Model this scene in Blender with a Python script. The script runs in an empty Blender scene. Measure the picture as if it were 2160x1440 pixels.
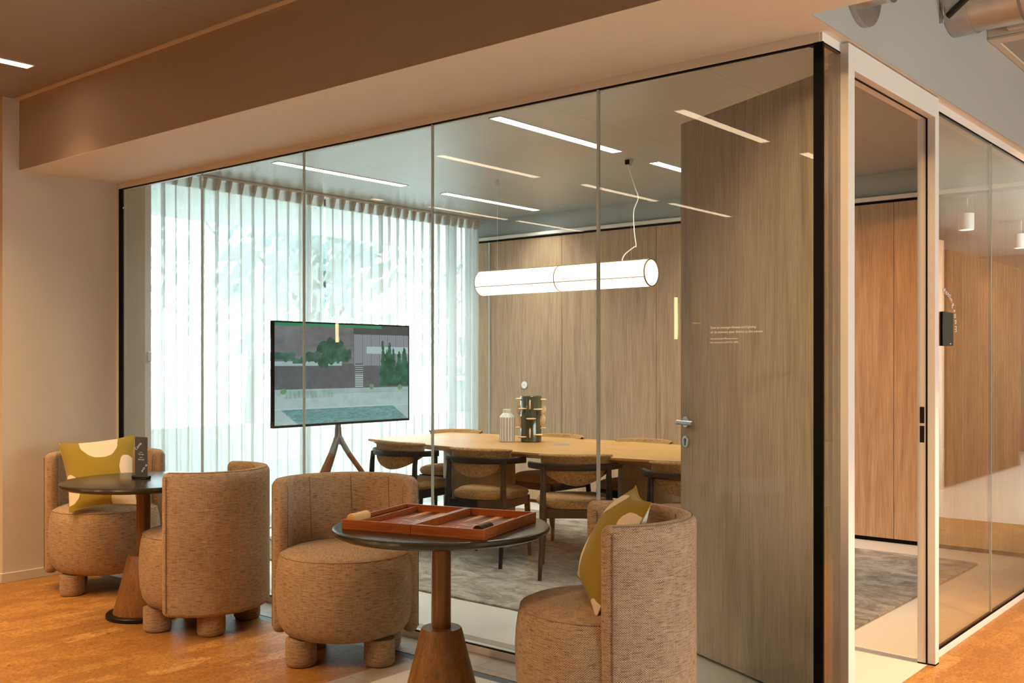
import bpy, bmesh, math, random
from math import sin, cos, pi, radians, sqrt, atan2, exp, hypot
from mathutils import Vector, Matrix
random.seed(7)
S = bpy.context.scene
COL = S.collection

# ------------------------------------------------------------------ camera frame
F = 2144.0; HOR = 763.6; YAW = radians(39.88); CH = 1.33
CXY = (1.4705, -3.4607)
FW = (-sin(YAW), cos(YAW)); RT = (cos(YAW), sin(YAW))
def pd(px, py, d):
    """a measured point of the photograph at a known distance -> world"""
    u = (px - 1080) / F * d
    return Vector((CXY[0] + FW[0]*d + RT[0]*u, CXY[1] + FW[1]*d + RT[1]*u, CH - (py - HOR) * d / F))

# ------------------------------------------------------------------ materials
def nmat(name):
    m = bpy.data.materials.new(name); m.use_nodes = True
    nt = m.node_tree; nt.nodes.clear()
    return m, nt, nt.nodes, nt.links
def out(nt, sh):
    o = nt.nodes.new('ShaderNodeOutputMaterial'); nt.links.new(sh, o.inputs[0])
def N(nt, t, **kw):
    n = nt.nodes.new(t)
    for k, v in kw.items():
        if k.startswith('i_'): n.inputs[k[2:].replace('_', ' ')].default_value = v
        else: setattr(n, k, v)
    return n
def math_n(nt, op, a, b=None, c=None, clamp=False):
    n = nt.nodes.new('ShaderNodeMath'); n.operation = op; n.use_clamp = clamp
    for i, v in enumerate((a, b, c)):
        if v is None: continue
        if isinstance(v, (int, float)): n.inputs[i].default_value = v
        else: nt.links.new(v, n.inputs[i])
    return n.outputs[0]
def mix_c(nt, fac, a, b, mode='MIX'):
    n = nt.nodes.new('ShaderNodeMix'); n.data_type = 'RGBA'; n.blend_type = mode
    for i, v in ((0, fac), (6, a), (7, b)):
        if isinstance(v, (int, float)): n.inputs[i].default_value = v
        elif isinstance(v, tuple): n.inputs[i].default_value = (*v, 1)
        else: nt.links.new(v, n.inputs[i])
    return n.outputs[2]
def ramp(nt, fac, stops):
    n = nt.nodes.new('ShaderNodeValToRGB'); e = n.color_ramp.elements
    while len(e) < len(stops): e.new(0.5)
    for i, (p, c) in enumerate(stops):
        e[i].position = p; e[i].color = (*c, 1) if isinstance(c, tuple) else (c, c, c, 1)
    nt.links.new(fac, n.inputs[0]); return n.outputs[0]
def coords(nt, kind='Object', scale=(1, 1, 1), rot=(0, 0, 0), loc=(0, 0, 0)):
    tc = nt.nodes.new('ShaderNodeTexCoord'); mp = nt.nodes.new('ShaderNodeMapping')
    mp.inputs['Scale'].default_value = scale; mp.inputs['Rotation'].default_value = rot; mp.inputs['Location'].default_value = loc
    nt.links.new(tc.outputs[kind], mp.inputs[0]); return mp.outputs[0]
def noise(nt, vec, scale=5, detail=4, rough=.5, dist=0, outp=0):
    n = nt.nodes.new('ShaderNodeTexNoise'); n.inputs['Scale'].default_value = scale; n.inputs['Detail'].default_value = detail
    n.inputs['Roughness'].default_value = rough; n.inputs['Distortion'].default_value = dist
    nt.links.new(vec, n.inputs['Vector']); return n.outputs[outp]
def bump(nt, h, strength=.3, dist=.002):
    n = nt.nodes.new('ShaderNodeBump'); n.inputs['Strength'].default_value = strength; n.inputs['Distance'].default_value = dist
    nt.links.new(h, n.inputs['Height']); return n.outputs[0]
def pbsdf(nt, color, rough=.5, metal=0, spec=.5, normal=None, **kw):
    p = nt.nodes.new('ShaderNodeBsdfPrincipled')
    for k, v in (('Base Color', color), ('Roughness', rough), ('Metallic', metal), ('Specular IOR Level', spec)):
        if isinstance(v, (int, float)): p.inputs[k].default_value = v
        elif isinstance(v, tuple): p.inputs[k].default_value = (*v, 1)
        else: nt.links.new(v, p.inputs[k])
    for k, v in kw.items():
        k = k.replace('_', ' ')
        p.inputs[k].default_value = (*v, 1) if isinstance(v, tuple) else v
    if normal is not None: nt.links.new(normal, p.inputs['Normal'])
    return p.outputs[0]

def plain(name, c, rough=.5, metal=0, spec=.5, var=.04, vs=6, **kw):
    m, nt, n, l = nmat(name)
    v = coords(nt); f = noise(nt, v, vs, 3)
    c0 = tuple(max(0, x*(1-var)) for x in c); c1 = tuple(min(1, x*(1+var)) for x in c)
    out(nt, pbsdf(nt, mix_c(nt, f, c0, c1), rough, metal, spec, **kw)); return m

def wood(name, dark, mid, light, axis='Z', rough=.45, k=1.0, fine=.35, spec=.35, bmp=.12):
    m, nt, n, l = nmat(name)
    def sc(a, b): return {'X': (a, b, b), 'Y': (b, a, b), 'Z': (b, b, a)}[axis]
    g = noise(nt, coords(nt, scale=sc(.55*k, 7*k)), 1.6, 5, .55, 1.3)
    w = noise(nt, coords(nt, scale=sc(1.6*k, 60*k)), 1.5, 4, .6, .3)
    f2 = noise(nt, coords(nt, scale=sc(5*k, 260*k)), 1.2, 2, .5)
    a = math_n(nt, 'MULTIPLY', g, .55); b = math_n(nt, 'MULTIPLY', w, .45)
    s = math_n(nt, 'ADD', a, b)
    c = ramp(nt, s, [(.30, dark), (.48, mid), (.68, light)])
    c = mix_c(nt, math_n(nt, 'MULTIPLY', ramp(nt, f2, [(.45, 0.0), (.62, 1.0)]), fine), c, tuple(x*.62 for x in dark))
    out(nt, pbsdf(nt, c, rough, 0, spec, bump(nt, w, bmp, .001))); return m

def weave(name, dark, mid, light, thread=.0084):
    m, nt, n, l = nmat(name)
    uv = nt.nodes.new('ShaderNodeTexCoord').outputs['UV']
    sp = nt.nodes.new('ShaderNodeSeparateXYZ'); l.new(uv, sp.inputs[0])
    wob = noise(nt, uv, 60, 2)
    k = 2*pi/thread
    su = math_n(nt, 'SINE', math_n(nt, 'ADD', math_n(nt, 'MULTIPLY', sp.outputs[0], k), math_n(nt, 'MULTIPLY', wob, 2.0)))
    sv = math_n(nt, 'SINE', math_n(nt, 'MULTIPLY', sp.outputs[1], k*1.15))
    w = math_n(nt, 'MULTIPLY_ADD', math_n(nt, 'MULTIPLY', su, sv), .5, .5)
    def st(sx, sy, sc, d=3):
        mp = nt.nodes.new('ShaderNodeMapping'); mp.inputs['Scale'].default_value = (sx, sy, 1); l.new(uv, mp.inputs[0])
        return noise(nt, mp.outputs[0], sc, d, .55)
    slub = st(17, 190, 1.5, 4); slubv = st(150, 18, 1.2, 3); grain = st(1, 1, 420, 2); big = st(1, 1, 5, 3)
    f = math_n(nt, 'ADD', math_n(nt, 'MULTIPLY', math_n(nt, 'MULTIPLY_ADD', math_n(nt, 'SUBTRACT', w, .5), math_n(nt, 'MULTIPLY_ADD', st(30, 60, 1.0, 2), 1.6, .0), .5), .56), math_n(nt, 'MULTIPLY', grain, .30))
    f = math_n(nt, 'ADD', f, math_n(nt, 'MULTIPLY', slubv, .22))
    c = ramp(nt, f, [(.26, dark), (.50, mid), (.80, light)])
    c = mix_c(nt, math_n(nt, 'MULTIPLY', ramp(nt, slub, [(.51, 0.0), (.64, 1.0)]), .66), c, dark)
    c = mix_c(nt, math_n(nt, 'MULTIPLY', ramp(nt, st(9, 110, 1.1, 3), [(.58, 0.0), (.72, 1.0)]), .30), c, light)
    c = mix_c(nt, ramp(nt, big, [(.3, 0.0), (.8, .16)]), c, light)
    out(nt, pbsdf(nt, c, .95, 0, .12, bump(nt, f, .5, .0022), Sheen_Weight=.12)); return m

def boucle(name, dark, mid, light):
    m, nt, n, l = nmat(name)
    v = coords(nt)
    vo = nt.nodes.new('ShaderNodeTexVoronoi'); vo.inputs['Scale'].default_value = 340; l.new(v, vo.inputs['Vector'])
    f = math_n(nt, 'ADD', math_n(nt, 'MULTIPLY', vo.outputs[0], .7), math_n(nt, 'MULTIPLY', noise(nt, v, 60, 4), .5))
    c = ramp(nt, f, [(.25, light), (.5, mid), (.85, dark)])
    out(nt, pbsdf(nt, c, .95, 0, .1, bump(nt, math_n(nt, 'MULTIPLY', f, -1.0), .9, .004), Sheen_Weight=.2)); return m

def emis(name, c, s):
    m, nt, n, l = nmat(name)
    e = N(nt, 'ShaderNodeEmission'); e.inputs[0].default_value = (*c, 1); e.inputs[1].default_value = s
    out(nt, e.outputs[0]); return m

def glassmat(name, tint, f0=.045, boost=1.0, rough=0.0):
    m, nt, n, l = nmat(name)
    lw = N(nt, 'ShaderNodeLayerWeight'); lw.inputs[0].default_value = .5
    p5 = math_n(nt, 'POWER', lw.outputs['Facing'], 5.0)
    fac = math_n(nt, 'MULTIPLY_ADD', p5, (1-f0)*boost, f0, True)
    t = N(nt, 'ShaderNodeBsdfTransparent'); t.inputs[0].default_value = (*tint, 1)
    g = N(nt, 'ShaderNodeBsdfGlossy'); g.inputs['Roughness'].default_value = rough; g.inputs[0].default_value = (1, 1, 1, 1)
    mx = N(nt, 'ShaderNodeMixShader'); l.new(fac, mx.inputs[0]); l.new(t.outputs[0], mx.inputs[1]); l.new(g.outputs[0], mx.inputs[2])
    out(nt, mx.outputs[0]); return m

def sheermat(name, c, op):
    m, nt, n, l = nmat(name)
    v = coords(nt, scale=(1, 1, 1)); f = noise(nt, v, 3, 3)
    t = N(nt, 'ShaderNodeBsdfTransparent'); d = N(nt, 'ShaderNodeBsdfDiffuse'); tr = N(nt, 'ShaderNodeBsdfTranslucent')
    d.inputs[0].default_value = (*c, 1); tr.inputs[0].default_value = (*c, 1)
    m1 = N(nt, 'ShaderNodeMixShader'); m1.inputs[0].default_value = .6; l.new(d.outputs[0], m1.inputs[1]); l.new(tr.outputs[0], m1.inputs[2])
    lw = N(nt, 'ShaderNodeLayerWeight'); lw.inputs[0].default_value = .5
    fac = math_n(nt, 'ADD', op, math_n(nt, 'MULTIPLY', math_n(nt, 'POWER', lw.outputs['Facing'], 1.6), (1-op)*.95), None, True)
    fac = math_n(nt, 'ADD', fac, math_n(nt, 'MULTIPLY_ADD', f, .12, -.06), None, True)
    m2 = N(nt, 'ShaderNodeMixShader'); l.new(fac, m2.inputs[0]); l.new(t.outputs[0], m2.inputs[1]); l.new(m1.outputs[0], m2.inputs[2])
    out(nt, m2.outputs[0]); return m

def corkmat():
    m, nt, n, l = nmat('cork_floor')
    v = coords(nt, rot=(0, 0, pi/2))
    br = nt.nodes.new('ShaderNodeTexBrick'); l.new(v, br.inputs['Vector'])
    br.inputs['Scale'].default_value = 1; br.inputs['Brick Width'].default_value = .31; br.inputs['Row Height'].default_value = .098
    br.inputs['Mortar Size'].default_value = .0; br.offset = .37
    br.inputs['Color1'].default_value = (0, 0, 0, 1); br.inputs['Color2'].default_value = (1, 1, 1, 1)
    c = ramp(nt, br.outputs[0], [(0.0, (.37, .175, .040)), (.5, (.45, .225, .056)), (.9, (.52, .27, .075)), (1.0, (.64, .37, .125))])
    a = noise(nt, coords(nt, scale=(1, .45, 1)), 11, 6, .68, 1.2)
    c = mix_c(nt, ramp(nt, a, [(.40, .85), (.56, 0.0)]), c, (.33, .14, .034))
    b = noise(nt, coords(nt, scale=(1, .75, 1)), 75, 6, .75, .5)
    c = mix_c(nt, ramp(nt, b, [(.38, .85), (.50, 0.0)]), c, (.23, .095, .026))
    c = mix_c(nt, ramp(nt, b, [(.56, 0.0), (.68, .5)]), c, (.66, .40, .15))
    d = noise(nt, coords(nt, scale=(1, .5, 1)), 22, 6, .75, 2.0)
    c = mix_c(nt, ramp(nt, d, [(.33, .85), (.40, 0.0)]), c, (.17, .07, .028))
    out(nt, pbsdf(nt, c, .46, 0, .35, bump(nt, b, .12, .001))); return m

def rugmat():
    m, nt, n, l = nmat('rug_pile')
    a = noise(nt, coords(nt, scale=(1, 1.7, 1), rot=(0, 0, .5)), 1.7, 7, .66, 3.0)
    b = noise(nt, coords(nt, scale=(1, 2.2, 1), rot=(0, 0, .2)), 8, 6, .7, 3.0)
    g = noise(nt, coords(nt), 160, 3, .7)
    f = math_n(nt, 'ADD', math_n(nt, 'MULTIPLY', a, .6), math_n(nt, 'MULTIPLY', b, .4))
    c = ramp(nt, f, [(.40, (.105, .082, .058)), (.49, (.26, .217, .165)), (.59, (.47, .41, .325))])
    c = mix_c(nt, ramp(nt, g, [(.3, .35), (.6, 0.0)]), c, (.16, .135, .11))
    out(nt, pbsdf(nt, c, .95, 0, .1, bump(nt, math_n(nt, 'ADD', g, f), .6, .005), Sheen_Weight=.3)); return m

def tilemat():
    m, nt, n, l = nmat('stone_tile')
    v = coords(nt)
    br = nt.nodes.new('ShaderNodeTexBrick'); l.new(v, br.inputs['Vector'])
    br.inputs['Scale'].default_value = 1; br.inputs['Brick Width'].default_value = .30; br.inputs['Row Height'].default_value = .15
    br.inputs['Mortar Size'].default_value = .0018; br.offset = .5
    br.inputs['Color1'].default_value = (.38, .325, .26, 1); br.inputs['Color2'].default_value = (.42, .36, .29, 1); br.inputs['Mortar'].default_value = (.19, .17, .15, 1)
    c = mix_c(nt, .25, br.outputs[0], noise(nt, v, 20, 4, outp=1), 'SOFT_LIGHT')
    out(nt, pbsdf(nt, c, .35, 0, .5)); return m

def ceilmat(name, c, px, py, ox=0, oy=0):
    m, nt, n, l = nmat(name)
    v = coords(nt); sp = nt.nodes.new('ShaderNodeSeparateXYZ'); l.new(v, sp.inputs[0])
    def seam(o, period, off):
        a = math_n(nt, 'FRACT', math_n(nt, 'DIVIDE', math_n(nt, 'ADD', o, 50-off), period))
        return math_n(nt, 'LESS_THAN', math_n(nt, 'MULTIPLY', math_n(nt, 'ABSOLUTE', math_n(nt, 'SUBTRACT', a, .5)), period), .0022)
    s = math_n(nt, 'MAXIMUM', seam(sp.outputs[0], px, ox), seam(sp.outputs[1], py, oy))
    vo = nt.nodes.new('ShaderNodeTexVoronoi'); vo.inputs['Scale'].default_value = 170; vo.inputs['Randomness'].default_value = 0; l.new(v, vo.inputs['Vector'])
    dots = ramp(nt, vo.outputs[0], [(.28, 1.0), (.36, 0.0)])
    col = mix_c(nt, math_n(nt, 'MULTIPLY', dots, .35), c, tuple(x*.45 for x in c))
    col = mix_c(nt, math_n(nt, 'MULTIPLY', s, .55), col, tuple(x*.3 for x in c))
    out(nt, pbsdf(nt, col, .38, .25, .5)); return m

def pillowmat(name, blobs):
    m, nt, n, l = nmat(name)
    uv = nt.nodes.new('ShaderNodeTexCoord').outputs['UV']
    wv = noise(nt, uv, 9, 2, outp=1)
    mp = nt.nodes.new('ShaderNodeVectorMath'); mp.operation = 'MULTIPLY_ADD'; l.new(wv, mp.inputs[0]); mp.inputs[1].default_value = (.03, .03, 0); l.new(uv, mp.inputs[2])
    sp = nt.nodes.new('ShaderNodeSeparateXYZ'); l.new(mp.outputs[0], sp.inputs[0])
    acc = None
    for (cx, cy, rx, ry, sh) in blobs:
        dx = math_n(nt, 'SUBTRACT', sp.outputs[0], cx+.015); dy = math_n(nt, 'SUBTRACT', sp.outputs[1], cy+.015)
        dx = math_n(nt, 'ADD', dx, math_n(nt, 'MULTIPLY', dy, sh))
        q = math_n(nt, 'ADD', math_n(nt, 'POWER', math_n(nt, 'ABSOLUTE', math_n(nt, 'DIVIDE', dx, rx)), 2.2), math_n(nt, 'POWER', math_n(nt, 'ABSOLUTE', math_n(nt, 'DIVIDE', dy, ry)), 2.2))
        b = math_n(nt, 'LESS_THAN', q, 1.0)
        acc = b if acc is None else math_n(nt, 'MAXIMUM', acc, b)
    g = noise(nt, uv, 190, 3, .7)
    o = mix_c(nt, g, (.20, .142, .017), (.41, .30, .056)); cr = mix_c(nt, g, (.64, .54, .40), (.78, .69, .54))
    out(nt, pbsdf(nt, mix_c(nt, acc, o, cr), .95, 0, .1, bump(nt, g, .5, .002), Sheen_Weight=.15)); return m

M = {}
M['wall'] = plain('warm_paint', (.60, .53, .42), .75, var=.02)
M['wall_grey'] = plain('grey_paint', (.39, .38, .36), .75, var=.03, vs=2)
M['wall_in'] = plain('grey_green_paint', (.40, .43, .42), .7, var=.02)
M['white'] = plain('white_paint', (.80, .79, .76), .6, var=.02)
M['alu'] = plain('powder_coated_frame', (.70, .66, .60), .42, 0, var=.02)
def jointmat():
    m, nt, n, l = nmat('clear_glass_joint')
    f = noise(nt, coords(nt), 9, 3)
    d = N(nt, 'ShaderNodeBsdfTranslucent'); l.new(mix_c(nt, f, (.84, .90, .88), (.95, .96, .95)), d.inputs[0])
    g = N(nt, 'ShaderNodeBsdfGlossy'); g.inputs['Roughness'].default_value = .25; g.inputs[0].default_value = (.8, .82, .82, 1)
    mx = N(nt, 'ShaderNodeMixShader'); mx.inputs[0].default_value = .25; l.new(d.outputs[0], mx.inputs[1]); l.new(g.outputs[0], mx.inputs[2])
    out(nt, mx.outputs[0]); return m
M['joint'] = jointmat()
M['pleat'] = plain('shaded_pleat_fabric', (.50, .45, .375), .9)  # dark beige puts the shadow on the pleat sides into the colour
M['olive'] = plain('olive_wool', (.33, .24, .04), .9)
M['black'] = plain('black_seal', (.004, .004, .0045), .6, 0, .12, var=.1)
M['black_gloss'] = plain('black_screen', (.010, .010, .011), .35, 0, .25, var=.1)
M['panel'] = wood('oak_laminate_panel', (.30, .195, .112), (.43, .29, .175), (.53, .375, .235), 'Z', .42)
M['door'] = wood('oak_laminate_door', (.43, .34, .26), (.60, .49, .385), (.70, .59, .475), 'Z', .42)
M['cork'] = corkmat(); M['rug'] = rugmat(); M['tile'] = tilemat()
M['floor_white'] = plain('cream_cast_floor', (.70, .655, .58), .33, var=.03, vs=1.5)
M['ceil_in'] = ceilmat('perforated_metal_ceiling', (.50, .50, .48), 1.02, 1.71, -2.95+.51, 2.45+.855)
M['ceil_out'] = ceilmat('perforated_metal_ceiling_lounge', (.42, .38, .34), 1.35, 1.55, -3.3, -1.0)
M['glass'] = glassmat('partition_glass', (.905, .945, .952), .028)
M['glass_side'] = glassmat('tinted_partition_glass', (.92, .90, .84), .055, 1.2)
M['win_glass'] = glassmat('window_glass', (.95, .98, .97), .04)
M['sheer'] = sheermat('sheer_voile', (.88, .90, .90), .57)
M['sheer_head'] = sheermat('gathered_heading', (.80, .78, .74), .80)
M['strip_in'] = emis('strip_diffuser_white', (1, .94, .86), 11)
M['strip_out'] = emis('strip_diffuser_warm', (1, .74, .48), 13)
M['tweed'] = weave('woven_tweed', (.068, .038, .018), (.345, .220, .120), (.74, .55, .37))
M['seam'] = weave('tweed_seam', (.10, .058, .03), (.23, .15, .085), (.42, .30, .19))
M['boucle'] = boucle('ochre_boucle', (.18, .085, .025), (.48, .26, .085), (.72, .44, .18))
M['boucle_brown'] = boucle('brown_boucle', (.07, .04, .02), (.19, .12, .06), (.32, .22, .12))
M['darkwood'] = wood('black_stained_ash', (.006, .005, .0045), (.011, .0095, .008), (.018, .016, .014), 'Z', .5, 3, spec=.2, bmp=0.0)
M['walnut'] = wood('walnut_leg', (.10, .048, .02), (.17, .085, .036), (.23, .12, .055), 'Z', .4, 3)
M['walnut_z'] = wood('oiled_oak_pedestal', (.155, .066, .018), (.27, .125, .038), (.37, .19, .068), 'Z', .42, 1.7)
M['oak_table'] = wood('oak_veneer_top', (.37, .185, .052), (.48, .255, .080), (.56, .325, .12), 'X', .34, 1.2, .15)
M['oak_ped'] = wood('oak_veneer_pedestal', (.26, .15, .065), (.36, .215, .10), (.44, .28, .14), 'Z', .4, 1.5, .2)
M['lacquer'] = plain('dark_lacquer_top', (.034, .026, .014), .24, .0, .5, var=.10)
M['mahog'] = wood('mahogany_case', (.22, .050, .010), (.33, .088, .019), (.43, .135, .034), 'X', .30, 5.0, .2)
M['mahog_dark'] = wood('mahogany_lining', (.13, .028, .010), (.19, .045, .015), (.25, .065, .022), 'X', .35, 5.0, .2)
M['field'] = plain('red_brown_playing_field', (.30, .085, .036), .45)
M['pt_light'] = plain('maple_point', (.74, .46, .20), .45)
M['pt_dark'] = plain('ebony_point', (.030, .022, .016), .4)
M['chk_light'] = wood('maple_checker', (.55, .30, .11), (.68, .41, .17), (.76, .50, .23), 'X', .38, 6)
M['chk_dark'] = wood('rosewood_checker', (.022, .008, .004), (.04, .015, .008), (.065, .026, .013), 'X', .38, 6)
M['brass'] = plain('brass', (.75, .55, .25), .3, 1.0)
M['steel'] = plain('brushed_steel', (.62, .61, .59), .32, 1.0, var=.08, vs=30)
M['galv'] = plain('galvanised_steel', (.50, .49, .475), .34, .9, var=.22, vs=14)
M['plate'] = plain('blackened_plate', (.012, .011, .010), .35, .3)
M['card'] = plain('slate_card', (.070, .080, .090), .55)
M['ink'] = plain('white_lettering', (.82, .80, .77), .6)
M['ink_dim'] = plain('frosted_lettering', (.66, .66, .62), .6)
M['ceram_w'] = plain('chalky_white_ceramic', (.66, .62, .55), .7, var=.1, vs=25)
M['ceram_b'] = plain('raw_clay_line', (.12, .085, .06), .8)
M['ceram_g'] = plain('green_glazed_ceramic', (.085, .085, .045), .12, 0, .6, var=.25, vs=5, Coat_Weight=.5)
M['disc'] = wood('pale_wood_disc', (.60, .40, .20), (.70, .50, .28), (.78, .58, .36), 'X', .5, 6, .1)
M['plast'] = plain('white_plastic', (.80, .80, .78), .4)
M['cord'] = plain('white_cord', (.78, .75, .70), .6)
M['cable'] = plain('black_cable', (.012, .012, .012), .5)
M['greymetal'] = plain('grey_painted_metal', (.25, .24, .225), .4, .3)
M['legwood'] = wood('cherry_leg', (.18, .062, .02), (.27, .10, .032), (.34, .14, .05), 'Z', .4, 3)
M['foliage'] = plain('leaves', (.60, .72, .66), .6, var=.5, vs=2)
M['bark'] = plain('bark', (.16, .14, .11), .8, var=.3)
M['pave'] = plain('pale_paving', (.62, .63, .60), .8)
M['drain'] = plain('drain_metal', (.085, .095, .105), .4, .4)
M['lampshade'] = emis('glowing_paper_shade', (1, .86, .66), 2.6)
M['tube'] = emis('tube_light_warm', (1, .62, .28), 28)
M['spot'] = emis('spotlight_lens', (1, .85, .62), 30)
M['cover'] = plain('printed_paper', (.5, .5, .48), .6)

# ------------------------------------------------------------------ builders
class MB:
    def __init__(s):
        s.bm = bmesh.new(); s.uv = s.bm.loops.layers.uv.new('UVMap'); s.mi = 0
    def v(s, *p): return s.bm.verts.new(p)
    def f(s, vs, uvs=None, smooth=False):
        try: fc = s.bm.faces.new(vs)
        except ValueError: return None
        fc.material_index = s.mi; fc.smooth = smooth
        if uvs:
            for lp, u in zip(fc.loops, uvs): lp[s.uv].uv = u
        return fc
    def box(s, x0, x1, y0, y1, z0, z1, mtx=None):
        ps = [(x0,y0,z0),(x1,y0,z0),(x1,y1,z0),(x0,y1,z0),(x0,y0,z1),(x1,y0,z1),(x1,y1,z1),(x0,y1,z1)]
        if mtx is not None: ps = [tuple(mtx @ Vector(p)) for p in ps]
        v = [s.v(*p) for p in ps]
        for q in ((3,2,1,0),(4,5,6,7),(0,1,5,4),(1,2,6,5),(2,3,7,6),(3,0,4,7)): s.f([v[i] for i in q])
        return s
    def lathe(s, prof, n=40, cx=0, cy=0, a0=0, a1=2*pi, r_uv=None, mtx=None, plan=None, smooth=True):
        full = abs(a1-a0-2*pi) < 1e-6
        m = n if full else n+1
        rings = []; L = [0]
        for i in range(1, len(prof)): L.append(L[-1]+hypot(prof[i][0]-prof[i-1][0], prof[i][1]-prof[i-1][1]))
        ru = r_uv or max(p[0] for p in prof)
        for (r, z) in prof:
            if r < 1e-5:
                p = Vector((cx, cy, z)); p = mtx @ p if mtx is not None else p
                rings.append([s.v(*p)]); continue
            row = []
            for i in range(m):
                a = a0+(a1-a0)*i/n; k = plan(a) if plan else 1
                p = Vector((cx+r*k*cos(a), cy+r*k*sin(a), z)); p = mtx @ p if mtx is not None else p
                row.append(s.v(*p))
            rings.append(row)
        for j in range(len(rings)-1):
            A, B = rings[j], rings[j+1]
            for i in range(n):
                i2 = (i+1) % m
                u0, u1 = ru*(a0+(a1-a0)*i/n), ru*(a0+(a1-a0)*(i+1)/n)
                planar = abs(prof[j][1]-prof[j+1][1]) < .5*abs(prof[j][0]-prof[j+1][0])
                def U(jj, aa):
                    if planar:
                        r = prof[jj][0]; an = a0+(a1-a0)*aa/n; return (r*cos(an), r*sin(an))
                    return (ru*(a0+(a1-a0)*aa/n), L[jj])
                if len(A) == 1 and len(B) == 1: continue
                if len(A) == 1: s.f([A[0], B[i2], B[i]], [U(j, i), U(j+1, i+1), U(j+1, i)], smooth)
                elif len(B) == 1: s.f([A[i], A[i2], B[0]], [U(j, i), U(j, i+1), U(j+1, i)], smooth)
                else: s.f([A[i], A[i2], B[i2], B[i]], [U(j, i), U(j, i+1), U(j+1, i+1), U(j+1, i)], smooth)
        return s
    def tube(s, pts, rad, n=12, caps=True, flat=None):
        """sweep a circle (or flat=(w,h) rounded bar) along pts"""
        pts = [Vector(p) for p in pts]
        if not isinstance(rad, (list, tuple)): rad = [rad]*len(pts)
        rows = []; prev = None; dist = 0
        for i, p in enumerate(pts):
            t = (pts[min(i+1, len(pts)-1)]-pts[max(i-1, 0)]).normalized()
            if prev is None:
                up = Vector((0, 0, 1)) if abs(t.z) < .95 else Vector((0, 1, 0))
                x = t.cross(up).normalized()
            else:
                x = (prev - t*prev.dot(t)).normalized()
            prev = x; y = x.cross(t).normalized()
            row = []
            for k in range(n):
                a = 2*pi*k/n
                if flat:
                    ca, sa = cos(a), sin(a); e = .45
                    qx = flat[0]*(abs(ca)**e)*(1 if ca >= 0 else -1)*rad[i]; qy = flat[1]*(abs(sa)**e)*(1 if sa >= 0 else -1)*rad[i]
                else: qx, qy = rad[i]*cos(a), rad[i]*sin(a)
                row.append(s.v(*(p+x*qx+y*qy)))
            rows.append(row)
        dl = [0]
        for i in range(1, len(pts)): dl.append(dl[-1]+(pts[i]-pts[i-1]).length)
        for j in range(len(rows)-1):
            for k in range(n):
                k2 = (k+1) % n
                s.f([rows[j][k], rows[j][k2], rows[j+1][k2], rows[j+1][k]], [(.02*k, dl[j]), (.02*(k+1), dl[j]), (.02*(k+1), dl[j+1]), (.02*k, dl[j+1])], True)
        if caps: s.f(rows[0][::-1]); s.f(rows[-1])
        return s
    def grid(s, fn, nu, nv, uvf=None, smooth=True, closed_u=False):
        vs = [[s.v(*fn(i/nu, j/nv)) for i in range(nu+(0 if closed_u else 1))] for j in range(nv+1)]
        m = nu if closed_u else nu+1
        for j in range(nv):
            for i in range(nu):
                i2 = (i+1) % m
                q = [(i/nu, j/nv), ((i+1)/nu, j/nv), ((i+1)/nu, (j+1)/nv), (i/nu, (j+1)/nv)]
                s.f([vs[j][i], vs[j][i2], vs[j+1][i2], vs[j+1][i]], [uvf(*c) if uvf else c for c in q], smooth)
        return vs
    def prism(s, poly, z0, z1, poly_top=None):
        pt = poly_top or poly
        a = [s.v(x, y, z0) for x, y in poly]; b = [s.v(x, y, z1) for x, y in pt]
        s.f(a[::-1]); s.f(b)
        for i in range(len(a)):
            j = (i+1) % len(a); s.f([a[i], a[j], b[j], b[i]])
        return s
    def build(s, name, mat, parent=None, bevel=0, seg=2, sub=0, ang=35, smooth=None):
        me = bpy.data.meshes.new(name)
        bmesh.ops.recalc_face_normals(s.bm, faces=s.bm.faces) if s.bm.faces else None
        s.bm.to_mesh(me); s.bm.free()
        for x in (mat if isinstance(mat, (list, tuple)) else [mat]): me.materials.append(x)
        o = bpy.data.objects.new(name, me); COL.objects.link(o)
        if parent is not None: o.parent = parent
        if smooth or (smooth is None and bevel): 
            me.shade_smooth(); me.set_sharp_from_angle(angle=radians(ang))
        elif smooth is None:
            if any(p.use_smooth for p in me.polygons): me.shade_smooth(); me.set_sharp_from_angle(angle=radians(ang))
        if bevel:
            b = o.modifiers.new('bevel', 'BEVEL'); b.width = bevel; b.segments = seg; b.limit_method = 'ANGLE'; b.angle_limit = radians(40)
        if sub:
            u = o.modifiers.new('sub', 'SUBSURF'); u.levels = sub; u.render_levels = sub
        return o
def tag(o, label=None, cat=None, group=None, kind=None):
    if label: o['label'] = label
    if cat: o['category'] = cat
    if group: o['group'] = group
    if kind: o['kind'] = kind
    return o
def empty(name, loc=(0, 0, 0), rz=0, label=None, cat=None, group=None):
    o = bpy.data.objects.new(name, None); COL.objects.link(o); o.location = loc; o.rotation_euler = (0, 0, rz); o.empty_display_size = .1
    return tag(o, label, cat, group)
def copy_tree(o, parent=None):
    c = o.copy(); COL.objects.link(c); c.parent = parent
    for ch in list(o.children): copy_tree(ch, c)
    return c
def struct(name, mb, mat, **kw):
    return tag(mb.build(name, mat, **kw), kind='structure')
def sbox(name, mat, *b, bevel=0, parent=None):
    o = MB().box(*b).build(name, mat, parent, bevel=bevel)
    if parent is None: tag(o, kind='structure')
    return o
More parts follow.
